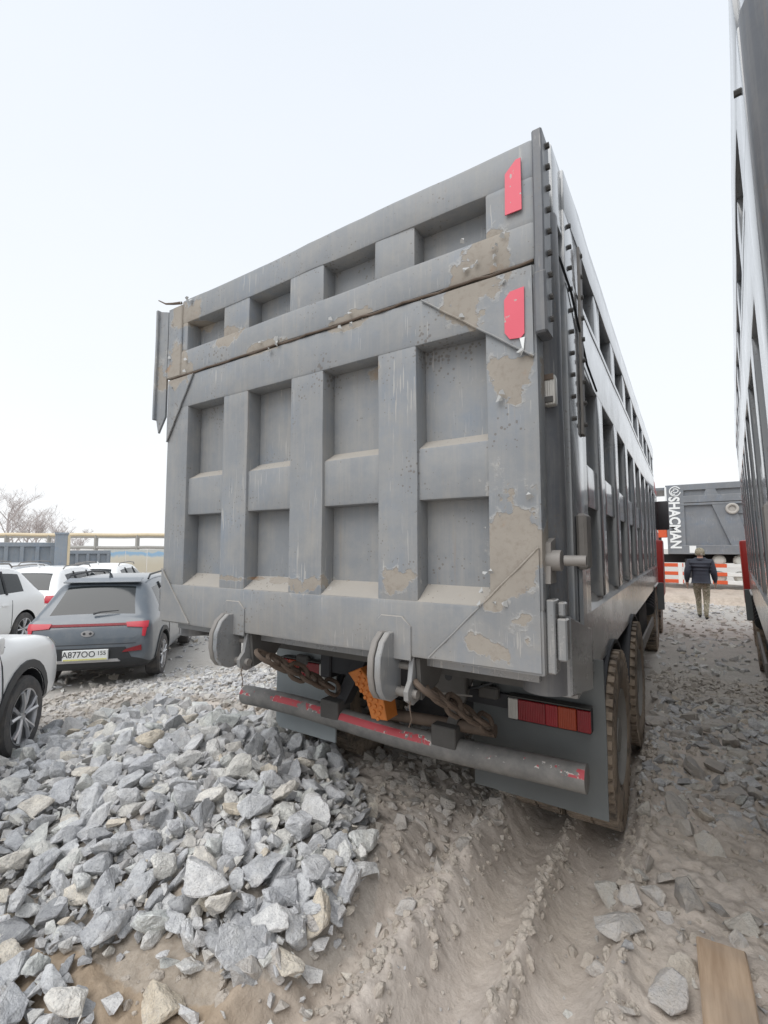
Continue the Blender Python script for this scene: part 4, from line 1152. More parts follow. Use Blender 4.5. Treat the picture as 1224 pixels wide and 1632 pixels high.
def place_car(c, rear_right_wheel, heading, wheel_y=0.80, hw=0.9):
    """rear_right_wheel: world ground point of the outer face of that wheel; heading measured left from +Y"""
    a = heading
    fwd_ = Vector((-math.sin(a), math.cos(a), 0)); rgt = Vector((math.cos(a), math.sin(a), 0))
    sx, sy = c.scale[0], c.scale[1]
    p = Vector(rear_right_wheel) - fwd_ * wheel_y * sy - rgt * hw * sx
    cpt = p + fwd_ * 2.1 * sy
    p.z = min(gz(p.x + fwd_.x * 0.8, p.y + fwd_.y * 0.8), gz(p.x + fwd_.x * 3.4, p.y + fwd_.y * 3.4)) - 0.01
    if len(rear_right_wheel) > 2 and rear_right_wheel[2] is not None and rear_right_wheel[2] != 0: p.z = rear_right_wheel[2]
    c.location = p; c.rotation_euler = (0, 0, a)

CG = 'cars parked at the left of the yard'
car1 = make_car('crossover_car', 'slate grey crossover car with red rear light bar and wiper', 'paint_grey', group=CG)
place_car(car1, (-7.43, 4.73, -0.40), R(46))
car2 = make_car('white_suv', 'white car at the left edge showing its black trimmed front wheel', 'paint_white', group=CG, detail=False)
a2 = R(46)
fr = on_ground(38, 1204, -0.06)
place_car(car2, (fr.x + math.sin(a2) * 2.62, fr.y - math.cos(a2) * 2.62, -0.07), a2)
wagon = make_car('white_suv', 'tall white car behind the grey crossover, its side window facing us', 'paint_white', group=CG, cladding=False, detail=False, scale=(1.02, 1.05, 1.08))
ah = R(38 + 180)
wp = on_ground(40, 1004, -0.07)
wf_ = Vector((-math.sin(ah), math.cos(ah), 0)); wr_v = Vector((math.cos(ah), math.sin(ah), 0))
wagon.location = wp - wf_ * 0.80 * 1.05 + wr_v * 0.9 * 1.02; wagon.location.z = -0.42
wagon.rotation_euler = (0, 0, ah)
for i, (px, d, ang, sc_, pm, lb) in enumerate([
        (120, 14.5, 44, (1, 1, 1.0), 'paint_white', 'white car roof with dark window just beyond the grey crossover'),
        (45, 17.5, 40, (1, 1, 1.02), 'paint_silver', 'pale silver car farthest left in the back row of cars'),
        (205, 16.5, 46, (1, 1, 1.0), 'paint_white', 'white car in the back row nearest to the truck tailgate')]):
    c = copy_tree(wagon)
    c.scale = sc_
    r_ = ray(px, 905); h = math.hypot(r_.x, r_.y)
    place_car(c, (r_.x / h * d, r_.y / h * d, -0.42), R(ang))
    tag(c, lb, 'car', CG)
    if pm != 'paint_white':
        for ch in c.children:
            if ch.data and ch.data.materials and ch.data.materials[0] == MATS['paint_white']:
                ch.data = ch.data.copy(); ch.data.materials[0] = MATS[pm]

# ------------------------------------------------------------------ far dump truck standing across the yard
def make_far_truck():
    root = empty('dump_truck')
    P = 'clean_body_paint'
    # local: x along the truck (bed front at x=0, rear to +x), y=0 its near side face, z up
    L = 7.6
    MB().box(0.0, L, 0.06, 2.5, 1.22, 1.30).build('bed_floor', 'chassis_black', root)
    sw = MB().box(0.0, L, 0.085, 0.12, 1.22, 3.70).build('side_wall', P, root)
    MB().box(0.0, L, 0.0, 0.12, 3.50, 3.72, bev=0.012).build('top_rail', P, sw)
    MB().box(0.0, L, -0.004, 0.118, 3.05, 3.30, bev=0.012).build('side_beam', P, sw)
    MB().box(0.0, L, -0.008, 0.118, 2.95, 3.03, bev=0.01).build('side_beam', P, sw)
    MB().box(0.0, L, -0.012, 0.118, 1.20, 1.52, bev=0.012).build('bottom_rail', P, sw)
    MB().box(0.0, 0.56, -0.003, 0.118, 1.2, 3.71, bev=0.01).build('front_panel', P, sw)
    for a in (1.14, 2.3, 3.5, 4.7, 5.9):
        MB().prism([(a, 0.004, 3.29), (a + 0.45, 0.004, 3.29), (a + 0.36, 0.004, 3.51), (a + 0.09, 0.004, 3.51)], (0, 0.1, 0)).build('rib', P, sw)
    for a in (1.38, 4.6):
        MB().prism([(a, 0.002, 2.96), (a + 0.62, 0.002, 2.96), (a + 1.05, 0.002, 1.51), (a + 0.50, 0.002, 1.51)], (0, 0.1, 0)).build('diagonal_rib', P, sw)
        for k, zz in enumerate((1.78, 2.22, 2.62)):
            MB().box(a + 0.98 - 0.16 * k, a + 2.2, 0.03, 0.1, zz, zz + 0.05).build('step_rib', P, sw)
    MB().box(L - 0.3, L, -0.002, 0.118, 1.2, 3.71, bev=0.01).build('end_stile', P, sw)
    MB().box(0.0, 0.06, 0.12, 2.5, 1.3, 3.70).build('front_wall', P, root)
    MB().box(L - 0.06, L, 0.12, 2.5, 1.3, 3.70).build('tailgate', P, root)
    MB().box(0.06, L - 0.06, 2.4, 2.5, 1.3, 3.70).build('side_wall', P, root)
    MB().box(-1.2, 0.0, 0.1, 2.4, 3.55, 3.66, bev=0.01).build('cab_guard', P, root)
    # lettering, read with the head tilted to the right
    base = Matrix.Translation((0.24, -0.018, 2.34)) @ Matrix.Rotation(R(90), 4, 'X') @ Matrix.Rotation(R(-90), 4, 'Z')
    text_mesh('lettering', 'SHACMAN', 0.46, 0.004, 'text_white', root, base, sx=0.86, offset=0.016)
    lg = MB().tube([(0.30 + 0.17 * math.cos(a), -0.008, 3.48 + 0.17 * math.sin(a)) for a in np.linspace(0.5, 2 * math.pi - 0.2, 22)], 0.020, 6).build('emblem', 'text_white', root)
    MB().tube([(0.30 + 0.10 * math.cos(a), -0.008, 3.50 + 0.07 * math.sin(a)) for a in np.linspace(-2.2, 2.2, 12)], 0.018, 6).build('emblem_curl', 'text_white', lg)
    MB().tube([(0.28 - 0.10 * math.cos(a), -0.008, 3.44 + 0.07 * math.sin(a)) for a in np.linspace(-1.8, 1.6, 12)], 0.018, 6).build('emblem_curl', 'text_white', lg)
    MB().box(-0.03, 0.03, -0.008, 0.0, 3.15, 3.66).build('stripe', 'text_white', root)
    MB().box(0.66, 0.86, -0.016, -0.011, 1.25, 1.50).build('sticker', 'text_white', root)
    MB().box(0.86, 1.1, -0.016, -0.011, 1.22, 1.26).build('sticker', 'text_white', root)
    # work lamp on the side
    MB().tube([(1.95 + 0.15 * math.cos(a), -0.05, 2.78 + 0.15 * math.sin(a)) for a in np.linspace(0, 2 * math.pi, 25)[:-1]], 0.045, 8, closed=True).cyl((1.95, -0.02, 2.78), (1.95, 0.05, 2.78), 0.12, n=16).build('round_cover', 'concrete', root)
    # chassis, guard rails in orange and white, air tanks, wheels
    MB().box(-2.0, L - 0.4, 0.75, 0.88, 0.88, 1.18).build('chassis_rail', 'chassis_black', root)
    MB().box(-2.0, L - 0.4, 1.65, 1.78, 0.88, 1.18).build('chassis_rail', 'chassis_black', root)
    for zz in (0.16, 0.44, 0.74):
        MB().box(-0.30, 0.45, 0.10, 0.15, zz, zz + 0.13, bev=0.01).build('guard_rail', 'frame_orange', root)
        MB().box(1.30, 1.72, 0.098, 0.15, zz, zz + 0.13, bev=0.01).build('guard_rail', 'frame_orange', root)
        MB().box(1.72, 2.50, 0.10, 0.15, zz, zz + 0.13, bev=0.01).build('guard_rail', 'white_plastic', root)
    for xx in (0.28, 2.38):
        MB().box(xx, xx + 0.14, 0.094, 0.155, 0.12, 0.88, bev=0.01).build('guard_post', 'white_plastic', root)
    for zz in (0.99, 0.40):
        for xx in (1.50, 2.10):
            MB().lathe([(0.001, -0.3), (0.14, -0.27), (0.20, -0.2), (0.20, 0.2), (0.14, 0.27), (0.001, 0.3)], (xx + 0.02, 0.48, zz), 'y', 20).build('air_tank', 'tank_white', root)
    MB().box(0.5, 1.2, 0.18, 0.75, 0.35, 1.05, bev=0.05, seg=3).build('battery_box', 'chassis_black', root)
    for xx in (4.6, 6.0, -1.4):
        for sg, yo in ((-1, 0.04), (1, 2.46)):
            w = empty('wheel'); w.parent = root
            tw = tyre_wheel(w, 0.0, 0, 0, 0.53, 0.3, 1)
            w.location = (xx, yo, 0.53); w.rotation_euler = (0, 0, R(-90) if sg < 0 else R(90))
            # flatten one level: the rim carries the tyre
            tw.parent = root; tw.location = w.location; tw.rotation_euler = w.rotation_euler
            bpy.data.objects.remove(w)
    # cab, orange red
    prof = [(-0.65, 1.0), (-0.60, 3.05), (-0.9, 3.2), (-2.2, 3.15), (-2.55, 2.9), (-2.75, 2.0), (-2.78, 0.6), (-2.0, 0.6), (-1.9, 1.0)]
    cb = MB().prism([(a, 0.08, b) for a, b in prof], (0, 2.36, 0), bev=0.05, seg=3).build('cab', 'frame_orange', root)
    MB().prism([(-1.2, 0.066, 2.05), (-2.3, 0.066, 2.0), (-2.2, 0.066, 2.85), (-1.2, 0.066, 2.88)], (0, 0.012, 0)).build('door_window', 'dark_glass', cb)
    MB().prism([(-2.74, 0.25, 2.05), (-2.56, 0.25, 2.85), (-2.56, 2.25, 2.85), (-2.74, 2.25, 2.05)], (-0.02, 0, 0.005)).build('windscreen', 'dark_glass', cb)
    MB().box(-0.58, -0.2, 0.12, 0.5, 1.3, 2.9, bev=0.04, seg=2).build('air_intake', 'chassis_dusty', root)
    MB().box(-0.45, -0.05, -0.05, 0.1, 2.35, 2.8, bev=0.03).build('mirror', 'dark_glass', cb)
    MB().box(-0.5, 0.0, 0.02, 0.1, 1.8, 2.1, bev=0.02).build('corner_panel', 'frame_orange', cb)
    return root
ft = make_far_truck()
ft.location = (-0.50, 20.0, 0.27)
tag(ft, 'new dark grey dump truck standing crosswise with white lettering on its bed', 'dump truck')

# ------------------------------------------------------------------ person walking away between the trucks
def make_person(loc, rz):
    root = empty('person', loc, (0, 0, rz))
    # local: faces +y
    J = {'pelvis': (0, 0, .90, .135, .115), 'waist': (0, .015, 1.06, .15, .12), 'chest': (0, .03, 1.27, .185, .135), 'shoul': (0, .02, 1.42, .13, .10), 'neck': (0, .03, 1.50, .055, .055), 'head': (0, .05, 1.60, .078, .09), 'crown': (0, .05, 1.69, .06, .07),
         'hipL': (-.10, 0, .86, .095, .10), 'kneeL': (-.08, .20, .50, .066, .07), 'ankL': (-.07, .16, .11, .045, .05), 'toeL': (-.07, .33, .045, .04, .03),
         'hipR': (.10, 0, .86, .095, .10), 'kneeR': (.09, .02, .47, .066, .07), 'ankR': (.08, -.24, .17, .045, .05), 'toeR': (.09, -.12, .03, .04, .03),
         'shL': (-.20, .02, 1.40, .075, .075), 'elL': (-.275, -.08, 1.14, .058, .058), 'wrL': (-.29, .02, .92, .042, .042), 'haL': (-.29, .05, .84, .035, .028),
         'shR': (.20, .02, 1.40, .075, .075), 'elR': (.265, .0, 1.13, .058, .058), 'wrR': (.28, .14, .94, .042, .042), 'haR': (.28, .18, .87, .035, .028)}
    E = [('pelvis', 'waist'), ('waist', 'chest'), ('chest', 'shoul'), ('shoul', 'neck'), ('neck', 'head'), ('head', 'crown'),
         ('pelvis', 'hipL'), ('hipL', 'kneeL'), ('kneeL', 'ankL'), ('ankL', 'toeL'), ('pelvis', 'hipR'), ('hipR', 'kneeR'), ('kneeR', 'ankR'), ('ankR', 'toeR'),
         ('shoul', 'shL'), ('shL', 'elL'), ('elL', 'wrL'), ('wrL', 'haL'), ('shoul', 'shR'), ('shR', 'elR'), ('elR', 'wrR'), ('wrR', 'haR')]
    # five fingers on each hand
    for s_, hx in (('L', -.29), ('R', .28)):
        hy, hz = J['ha' + s_][1], J['ha' + s_][2]
        sgn = -1 if s_ == 'L' else 1
        for k, (dy, ln) in enumerate(((-.030, .060), (-.010, .075), (.010, .078), (.028, .068))):
            a, b = 'f%s%da' % (s_, k), 'f%s%db' % (s_, k)
            J[a] = (hx + sgn * .004, hy + dy, hz - .035, .010, .010); J[b] = (hx - sgn * .008, hy + dy + .012, hz - .035 - ln, .008, .008)
            E += [('ha' + s_, a), (a, b)]
        J['t' + s_] = (hx - sgn * .02, hy + .045, hz - .015, .011, .011); E.append(('ha' + s_, 't' + s_))
    def skin(name, keys, edges, grow, mats, matfn, sub=2):
        idx = {k: i for i, k in enumerate(keys)}
        me = bpy.data.meshes.new(name)
        me.from_pydata([J[k][:3] for k in keys], [(idx[a], idx[b]) for a, b in edges], [])
        o = bpy.data.objects.new(name, me); col.objects.link(o)
        sm = o.modifiers.new('skin', 'SKIN')
        o.modifiers.new('sub', 'SUBSURF').levels = sub
        o.modifiers['sub'].render_levels = sub
        lay = me.skin_vertices[0].data if me.skin_vertices else None
        if lay is None:
            bm = bmesh.new(); bm.from_mesh(me); bm.verts.layers.skin.verify(); bm.to_mesh(me); bm.free(); lay = me.skin_vertices[0].data
        for k in keys:
            lay[idx[k]].radius = (J[k][3] * grow, J[k][4] * grow)
            lay[idx[k]].use_root = (k == keys[0])
        dg = bpy.context.evaluated_depsgraph_get(); dg.update()
        m2 = bpy.data.meshes.new_from_object(o.evaluated_get(dg))
        bpy.data.objects.remove(o)
        m2.materials.clear()
        for m_ in mats: m2.materials.append(MATS[m_])
        for p in m2.polygons:
            p.use_smooth = True; p.material_index = matfn(p.center)
        o2 = bpy.data.objects.new(name, m2); col.objects.link(o2); o2.parent = root
        return o2
    skin('body', list(J), E, 1.0, ['skin', 'camouflage_cloth', 'chassis_black', 'jacket_navy'], lambda c: 2 if c.z < .10 else (1 if c.z < .94 and abs(c.x) < .24 else (3 if .90 < c.z < 1.49 else 0)))
    up = ['waist', 'chest', 'shoul', 'shL', 'elL', 'wrL', 'shR', 'elR', 'wrR']
    J['hem'] = (0, .0, .88, .165, .14)
    jk = skin('jacket', ['waist', 'hem'] + up[1:], [('waist', 'hem')] + [e_ for e_ in E if e_[0] in up and e_[1] in up], 1.34, ['jacket_navy'], lambda c: 0, 3)
    for v in jk.data.vertices:   # quilting
        if abs(v.co.x) < .22:
            v.co.y += -0.010 * math.sin(v.co.z * 2 * math.pi / 0.085) * (1 if v.co.y < 0 else -1)
    MB().tube([(.09 * math.cos(a), .03 + .085 * math.sin(a), 1.475 + 0.015 * math.sin(a)) for a in np.linspace(0, 2 * math.pi, 17)[:-1]], .038, 8, closed=True).build('hood', 'jacket_navy', root)
    hat = MB().lathe([(.001, .125), (.05, .118), (.088, .08), (.102, .02), (.103, -.04), (.095, -.06)], (0, .05, 1.625), 'z', 20).build('hat', 'camouflage_cloth', root)
    MB().prism([(.08 * math.cos(a), .05 + .1 * math.sin(a) + .06 * math.sin(a), 1.60) for a in np.linspace(0.2, math.pi - 0.2, 9)], (0, 0, .012)).build('hat_brim', 'camouflage_cloth', hat)
    for sx in (-1, 1):
        MB().lathe([(.001, -.012), (.022, -.008), (.024, .004), (.001, .012)], (sx * .083, .05, 1.60), 'x', 10).build('ear', 'skin', root)
    MB().prism([(-.012, .135, 1.60), (.012, .135, 1.60), (0, .135, 1.63)], (0, .03, -.012)).build('nose', 'skin', root)
    tag(root, 'person in camouflage hat and trousers and dark padded jacket walking away', 'person')
    return root
mp_ = on_ground(1122, 985)
make_person((mp_.x - 0.02, mp_.y, gz(mp_.x, mp_.y) - 0.01), R(-4))

# ------------------------------------------------------------------ left background: dump bodies, pipeline, wall, trees
def dump_body(name, p0, p1, ztop, h, pitch, label):
    """ribbed steel body set down on the ground; p0-p1 its near side"""
    d = Vector((p1[0] - p0[0], p1[1] - p0[1], 0)); L = d.length
    ang = math.atan2(d.y, d.x)
    root = empty(name, (p0[0], p0[1], ztop - h), (0, 0, ang))
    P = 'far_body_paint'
    sw = MB().box(0, L, 0.08, 2.3, 0, h - 0.05).build('shell', P, root)
    MB().box(0, L, 0, 0.09, h - 0.16, h, bev=0.01).build('top_rail', P, root)
    MB().box(0, L, -0.003, 0.09, h * 0.50, h * 0.50 + 0.14, bev=0.01).build('middle_rail', P, root)
    MB().box(0, L, -0.003, 0.09, 0, 0.2, bev=0.01).build('bottom_rail', P, root)
    n = int(L / pitch)
    for k in range(n + 1):
        x0 = min(k * pitch, L - 0.16)
        MB().box(x0, x0 + 0.12, 0.003, 0.09, 0.19, h - 0.15, bev=0.01).build('rib', P, root)
    tag(root, label, 'dump container', 'steel dump bodies behind the parked cars')
    return root
def at_dist(px, d):
    r_ = ray(px, 870); h = math.hypot(r_.x, r_.y); return (r_.x / h * d, r_.y / h * d)
ZL = -0.42
dump_body('dump_container', at_dist(-75, 22.0), at_dist(93, 22.0), 1.90, 2.3, 0.46, 'grey ribbed steel dump body at the left, nearer and taller of the two')
dump_body('dump_container', at_dist(103, 25.5), at_dist(177, 25.5), 1.58, 2.0, 0.42, 'lower grey ribbed steel dump body right of the yellow edged post')
a_ = at_dist(98, 21.6)
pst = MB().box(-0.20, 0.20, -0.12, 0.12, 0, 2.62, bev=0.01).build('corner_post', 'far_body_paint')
pst.location = (a_[0], a_[1], ZL); pst.rotation_euler = (0, 0, R(62))
tag(pst, 'grey steel post with a yellow edge between the two dump bodies', 'post')
MB().box(0.201, 0.27, -0.12, 0.12, 0, 2.58).build('edge_strip', 'pipe_yellow', pst)
MB().box(-0.22, 0.22, -0.14, 0.14, 2.621, 2.70).build('cap', 'far_body_paint', pst)
# pipeline on posts
pl = empty('pipeline', (0, 0, 0))
A = Vector((*at_dist(-120, 62), 0)); B = Vector((*at_dist(300, 50), 0))
for zz, rad, m_ in ((2.95, 0.17, 'pipe_yellow'), (2.72, 0.10, 'pipe_grey'), (1.72, 0.16, 'pipe_grey')):
    pts = [A.lerp(B, f / 12) + Vector((0, 0, zz + 0.03 * math.sin(f * 2))) for f in range(13)]
    MB().tube(pts, rad, 10).build('pipe', m_, pl)
for f in (0.12, 0.3, 0.46, 0.64, 0.8, 0.95):
    c = A.lerp(B, f)
    MB().box(c.x - 0.14, c.x + 0.14, c.y - 0.14, c.y + 0.14, -0.6, 2.95).build('support', 'pipe_grey', pl)
tag(pl, 'pale yellow overhead pipeline on posts beyond the parked cars', 'pipeline')
wl = at_dist(165, 46); wr_ = at_dist(300, 46)
dvec = Vector((wr_[0] - wl[0], wr_[1] - wl[1], 0))
wallo = empty('perimeter_wall', (wl[0], wl[1], -0.7), (0, 0, math.atan2(dvec.y, dvec.x)))
nP = 4
for k in range(nP):
    w_ = dvec.length / nP
    MB().box(k * w_ + 0.02, (k + 1) * w_ - 0.02, 0, 0.2, 0, 2.25).build('wall_panel', 'painted_wall', wallo)
tag(wallo, 'low wall painted faded blue and beige behind the cars', 'wall')

def bare_tree(base, h, seed, label, name='bare_tree'):
    rnd = random.Random(seed)
    root = empty(name, base)
    tr = MB(); cr = MB()
    def grow(p, d, L, r, lev):
        pts = [p]; rads = [r]
        q = p.copy(); dd = d.copy()
        n = 4
        for i in range(n):
            dd = (dd + Vector((rnd.uniform(-1, 1), rnd.uniform(-1, 1), rnd.uniform(-.2, .6))) * 0.16).normalized()
            q = q + dd * L / n; pts.append(q.copy()); rads.append(r * (1 - 0.6 * (i + 1) / n))
        (tr if lev == 0 else cr).tube(pts, rads, 6 if lev < 2 else 3, caps=False, recalc=False)
        if lev >= 4: return
        kids = (9, 6, 5, 4)[lev]
        for k in range(kids):
            f = rnd.uniform(0.30 if lev == 0 else 0.15, 1.0)
            i = min(int(f * n), n - 1)
            s_ = pts[i].lerp(pts[i + 1], f * n - i)
            a = rnd.uniform(0, 2 * math.pi)
            side = Vector((math.cos(a), math.sin(a), rnd.uniform(0.1, 0.9)))
            nd = (dd * 0.55 + side * 0.75).normalized()
            grow(s_, nd, L * rnd.uniform(0.42, 0.62), max(rads[i] * 0.5, 0.012), lev + 1)
    grow(Vector((0, 0, 0)), Vector((0, 0, 1)), h * 0.72, h * 0.022, 0)
    tr.build('trunk', 'bark_pale', root); cr.build('crown', 'bark_pale', root, smooth=False)
    tag(root, label, 'tree', 'bare trees on the skyline')
for i, (px, d, h, lb) in enumerate([(18, 70, 9.0, 'tallest bare tree on the skyline at the left edge'), (-35, 72, 9.5, 'bare tree mostly cut off by the left edge'), (62, 78, 7.5, 'smaller bare tree right of the tallest one on the left skyline'),
                                (88, 82, 6.2, 'low bare tree ending the clump on the left skyline'), (122, 90, 5.2, 'small lone bare tree top above the post'), (40, 85, 8, 'bare tree behind the tallest pair on the left skyline'), (1150, 110, 8.3, 'faint bare tree top above the crosswise dump truck'), (1168, 115, 8.0, 'faint bare tree top beside the truck at the right edge')]):
    p = at_dist(px, d)
    bare_tree((p[0], p[1], -0.6), h, 30 + i, lb)

# ------------------------------------------------------------------ plank, wheel chock
pk = MB().box(-0.085, 0.085, -0.45, 0.17, 0.0, 0.075, bev=0.006, cut=8, jit=0.006).build('plank', 'sawn_wood')
g0 = on_ground(1155, 1530)
pk.location = (0.065, 2.33, gz(0.06, 2.3) + 0.02); pk.rotation_euler = (R(2), R(-3), R(1))
tag(pk, 'short sawn timber plank lying in the mud at lower right', 'plank')

ck = empty('wheel_chock', (TX + 0.12, TY + 0.52, 0.80), (0, 0, 0))
prof = [(-0.17, 0.13), (-0.10, 0.13), (0.10, -0.05), (0.20, -0.08), (0.20, -0.19), (0.06, -0.19), (0.0, -0.10)]
MB().prism([(-0.19, -0.06, 0.14), (-0.08, -0.06, 0.19), (0.12, -0.06, 0.0), (0.15, -0.06, -0.14), (0.02, -0.06, -0.15), (-0.03, -0.06, -0.02)], (0, 0.14, 0), bev=0.006).build('wedge', 'orange_plastic', ck)
for i in range(6):
    for j in range(3):
        cx_ = -0.10 + i * 0.036 + j * 0.012; cz_ = 0.115 - i * 0.042 + (j - 1) * 0.040
        MB().lathe([(0.016, 0.0), (0.013, 0.012), (0.001, 0.014)], (cx_, -0.059, cz_), 'y', 8, -1).build('grip_stud', 'orange_plastic', ck)
ck.scale = (0.82, 0.9, 0.82); ck.location.z = 0.83
tag(ck, 'orange plastic wheel chock hung under the truck tailgate', 'wheel chock')

# ------------------------------------------------------------------ crushed stone
def rock_verts(seed, npts, fine=False):
    """angular chip: convex hull of scattered points, long and flat in varying degree"""
    r_ = np.random.default_rng(seed)
    p = r_.normal(size=(npts, 3)); p /= np.linalg.norm(p, axis=1)[:, None]
    p *= r_.uniform(0.78, 1.0, (npts, 1))
    p *= np.array([1.0, r_.uniform(0.50, 0.92), r_.uniform(0.30, 0.72)])
    sh = r_.uniform(-0.35, 0.35, 2); p[:, 0] += sh[0] * p[:, 2]; p[:, 1] += sh[1] * p[:, 2]
    bm = bmesh.new()
    for q_ in p: bm.verts.new(q_)
    rt = bmesh.ops.convex_hull(bm, input=list(bm.verts))
    dead = [g for g in set(rt['geom_interior'] + rt['geom_unused']) if isinstance(g, bmesh.types.BMVert)]
    if dead: bmesh.ops.delete(bm, geom=dead, context='VERTS')
    if fine:
        bmesh.ops.dissolve_limit(bm, angle_limit=R(14), verts=list(bm.verts), edges=list(bm.edges))
        bmesh.ops.triangulate(bm, faces=list(bm.faces))
        bmesh.ops.bevel(bm, geom=list(bm.edges), offset=0.035, segments=1, affect='EDGES')
        bmesh.ops.triangulate(bm, faces=list(bm.faces))
        bmesh.ops.subdivide_edges(bm, edges=list(bm.edges), cuts=2, use_grid_fill=True)
        bmesh.ops.triangulate(bm, faces=list(bm.faces))
        for v in bm.verts:
            v.co += Vector(mnoise.noise_vector(v.co * 2.6 + Vector((seed, 0, 0)))) * 0.06 + Vector(mnoise.noise_vector(v.co * 7 + Vector((0, seed, 0)))) * 0.035 + Vector(mnoise.noise_vector(v.co * 17 + Vector((0, 0, seed)))) * 0.012
    else:
        bmesh.ops.triangulate(bm, faces=list(bm.faces))
    bm.verts.ensure_lookup_table(); bm.verts.index_update()
    v = np.array([tuple(a.co) for a in bm.verts]); f = np.array([[a.index for a in fc.verts] for fc in bm.faces]); bm.free()
    v = v - (v.max(0) + v.min(0)) / 2
    v /= np.abs(v).max()
    return v, f
HERO = [rock_verts(100 + k, 13 + k % 6, True) for k in range(30)]
MID = [rock_verts(300 + k, 13) for k in range(50)]
def clod_verts(seed):
    bm = bmesh.new(); bmesh.ops.create_icosphere(bm, subdivisions=2, radius=1.0)
    for v in bm.verts: v.co += Vector(mnoise.noise_vector(v.co * 1.4 + Vector((seed, 0, 0)))) * 0.55 + Vector(mnoise.noise_vector(v.co * 4 + Vector((0, seed, 0)))) * 0.18
    v = np.array([tuple(a.co) for a in bm.verts]) * np.array([1, .8, .6]); f = np.array([[a.index for a in fc.verts] for fc in bm.faces]); bm.free()
    return v / np.abs(v).max(), f
CLOD = [clod_verts(700 + 13 * k) for k in range(30)]
LOW = [rock_verts(500 + k, 9) for k in range(60)]

def rot_mats(n, rng, tilt):
    e_ = np.stack([rng.normal(0, tilt, n), rng.normal(0, tilt, n), rng.uniform(0, 2 * np.pi, n)], -1)
    cx, sx = np.cos(e_[:, 0]), np.sin(e_[:, 0]); cy, sy = np.cos(e_[:, 1]), np.sin(e_[:, 1]); cz, sz = np.cos(e_[:, 2]), np.sin(e_[:, 2])
    Rx = np.zeros((n, 3, 3)); Rx[:, 0, 0] = 1; Rx[:, 1, 1] = cx; Rx[:, 1, 2] = -sx; Rx[:, 2, 1] = sx; Rx[:, 2, 2] = cx
    Ry = np.zeros((n, 3, 3)); Ry[:, 1, 1] = 1; Ry[:, 0, 0] = cy; Ry[:, 0, 2] = sy; Ry[:, 2, 0] = -sy; Ry[:, 2, 2] = cy
    Rz = np.zeros((n, 3, 3)); Rz[:, 2, 2] = 1; Rz[:, 0, 0] = cz; Rz[:, 0, 1] = -sz; Rz[:, 1, 0] = sz; Rz[:, 1, 1] = cz
    return Rx @ Ry @ Rz, e_
def stone_mass(name, bank, pos, rad, rng, tilt, dusty, label, rnd=None):
    n = len(pos)
    Rm, _ = rot_mats(n, rng, tilt)
    which = rng.integers(0, len(bank), n)
    rnd = rng.random(n) if rnd is None else rnd
    Vs, Fs, A, D = [], [], [], []; base = 0
    for k, (v, f) in enumerate(bank):
        ix = np.nonzero(which == k)[0]
        if not len(ix): continue
        w = np.einsum('nij,vj->nvi', Rm[ix], v) * rad[ix, None, None] + pos[ix, None, :]
        Vs.append(w.reshape(-1, 3))
        ff = f[None] + (np.arange(len(ix)) * len(v))[:, None, None] + base
        Fs.append(ff.reshape(-1, 3)); base += len(ix) * len(v)
        A.append(np.repeat(rnd[ix], len(v))); D.append(np.repeat(dusty[ix], len(v)))
    V = np.concatenate(Vs); Fq = np.concatenate(Fs)
    me = bpy.data.meshes.new(name)
    me.vertices.add(len(V)); me.vertices.foreach_set('co', V.ravel())
    me.loops.add(Fq.size); me.loops.foreach_set('vertex_index', Fq.ravel())
    me.polygons.add(len(Fq)); me.polygons.foreach_set('loop_start', np.arange(len(Fq)) * 3)
    me.update(calc_edges=True)
    me.polygons.foreach_set('use_smooth', [False] * len(Fq))
    for nm, arr in (('rnd', A), ('dusty', D)):
        at = me.attributes.new(nm, 'FLOAT', 'POINT'); at.data.foreach_set('value', np.concatenate(arr).astype(np.float32))
    me.materials.append(MATS['crushed_stone_mass'])
    o = bpy.data.objects.new(name, me); col.objects.link(o)
    tag(o, label, None, None, 'stuff')
    return o

def dart(n_try, sampler, radf, sep, rng, grid=0.12, taken=None):
    """large stones first, keeping sep*(r1+r2) apart"""
    cells = {} if taken is None else taken
    P, Rr = [], []
    xy = sampler(n_try); rr = radf(n_try)
    o_ = np.argsort(-rr); xy = xy[o_]; rr = rr[o_]
    for (x_, y_), r_ in zip(xy, rr):
        cx, cy = int(math.floor(x_ / grid)), int(math.floor(y_ / grid))
        ok = True
        for i in range(cx - 2, cx + 3):
            for j in range(cy - 2, cy + 3):
                for (a, b, c) in cells.get((i, j), ()):
                    if (a - x_) ** 2 + (b - y_) ** 2 < (sep * (c + r_)) ** 2: ok = False; break
                if not ok: break
            if not ok: break
        if ok:
            cells.setdefault((cx, cy), []).append((x_, y_, r_)); P.append((x_, y_)); Rr.append(r_)
    return np.array(P), np.array(Rr)

rs = np.random.default_rng(5)
def heap_keep(x, y):
    edge = heap(x, y) + 0.05 * fbm(x * 3, y * 3, 3)
    left = sstep(-2.3, -2.8, x + 0.35 * (y - 2.3)) * sstep(3.3, 2.9, y) * sstep(0.75, 1.25, y + 0.25 * fbm(x * 2.5 + 9, y * 2.5, 3))
    corner = sstep(-1.75, -2.05, x) * sstep(1.15, 0.75, y)      # stones again in the lower left corner
    k = np.maximum(sstep(0.045, 0.085, edge), np.maximum(left, 0.75 * corner))
    bare = gauss(x + 1.78, 0.33) * gauss(y - 1.09, 0.16)
    return k * (1 - 0.9 * np.clip(bare * 1.6, 0, 1)) * sstep(-1.10, -1.22, x)
def samp_heap(n):
    x = rs.uniform(-5.2, -1.05, n); y = rs.uniform(0.45, 3.7, n)
    m = rs.random(n) < heap_keep(x, y)
    return np.stack([x[m], y[m]], -1)
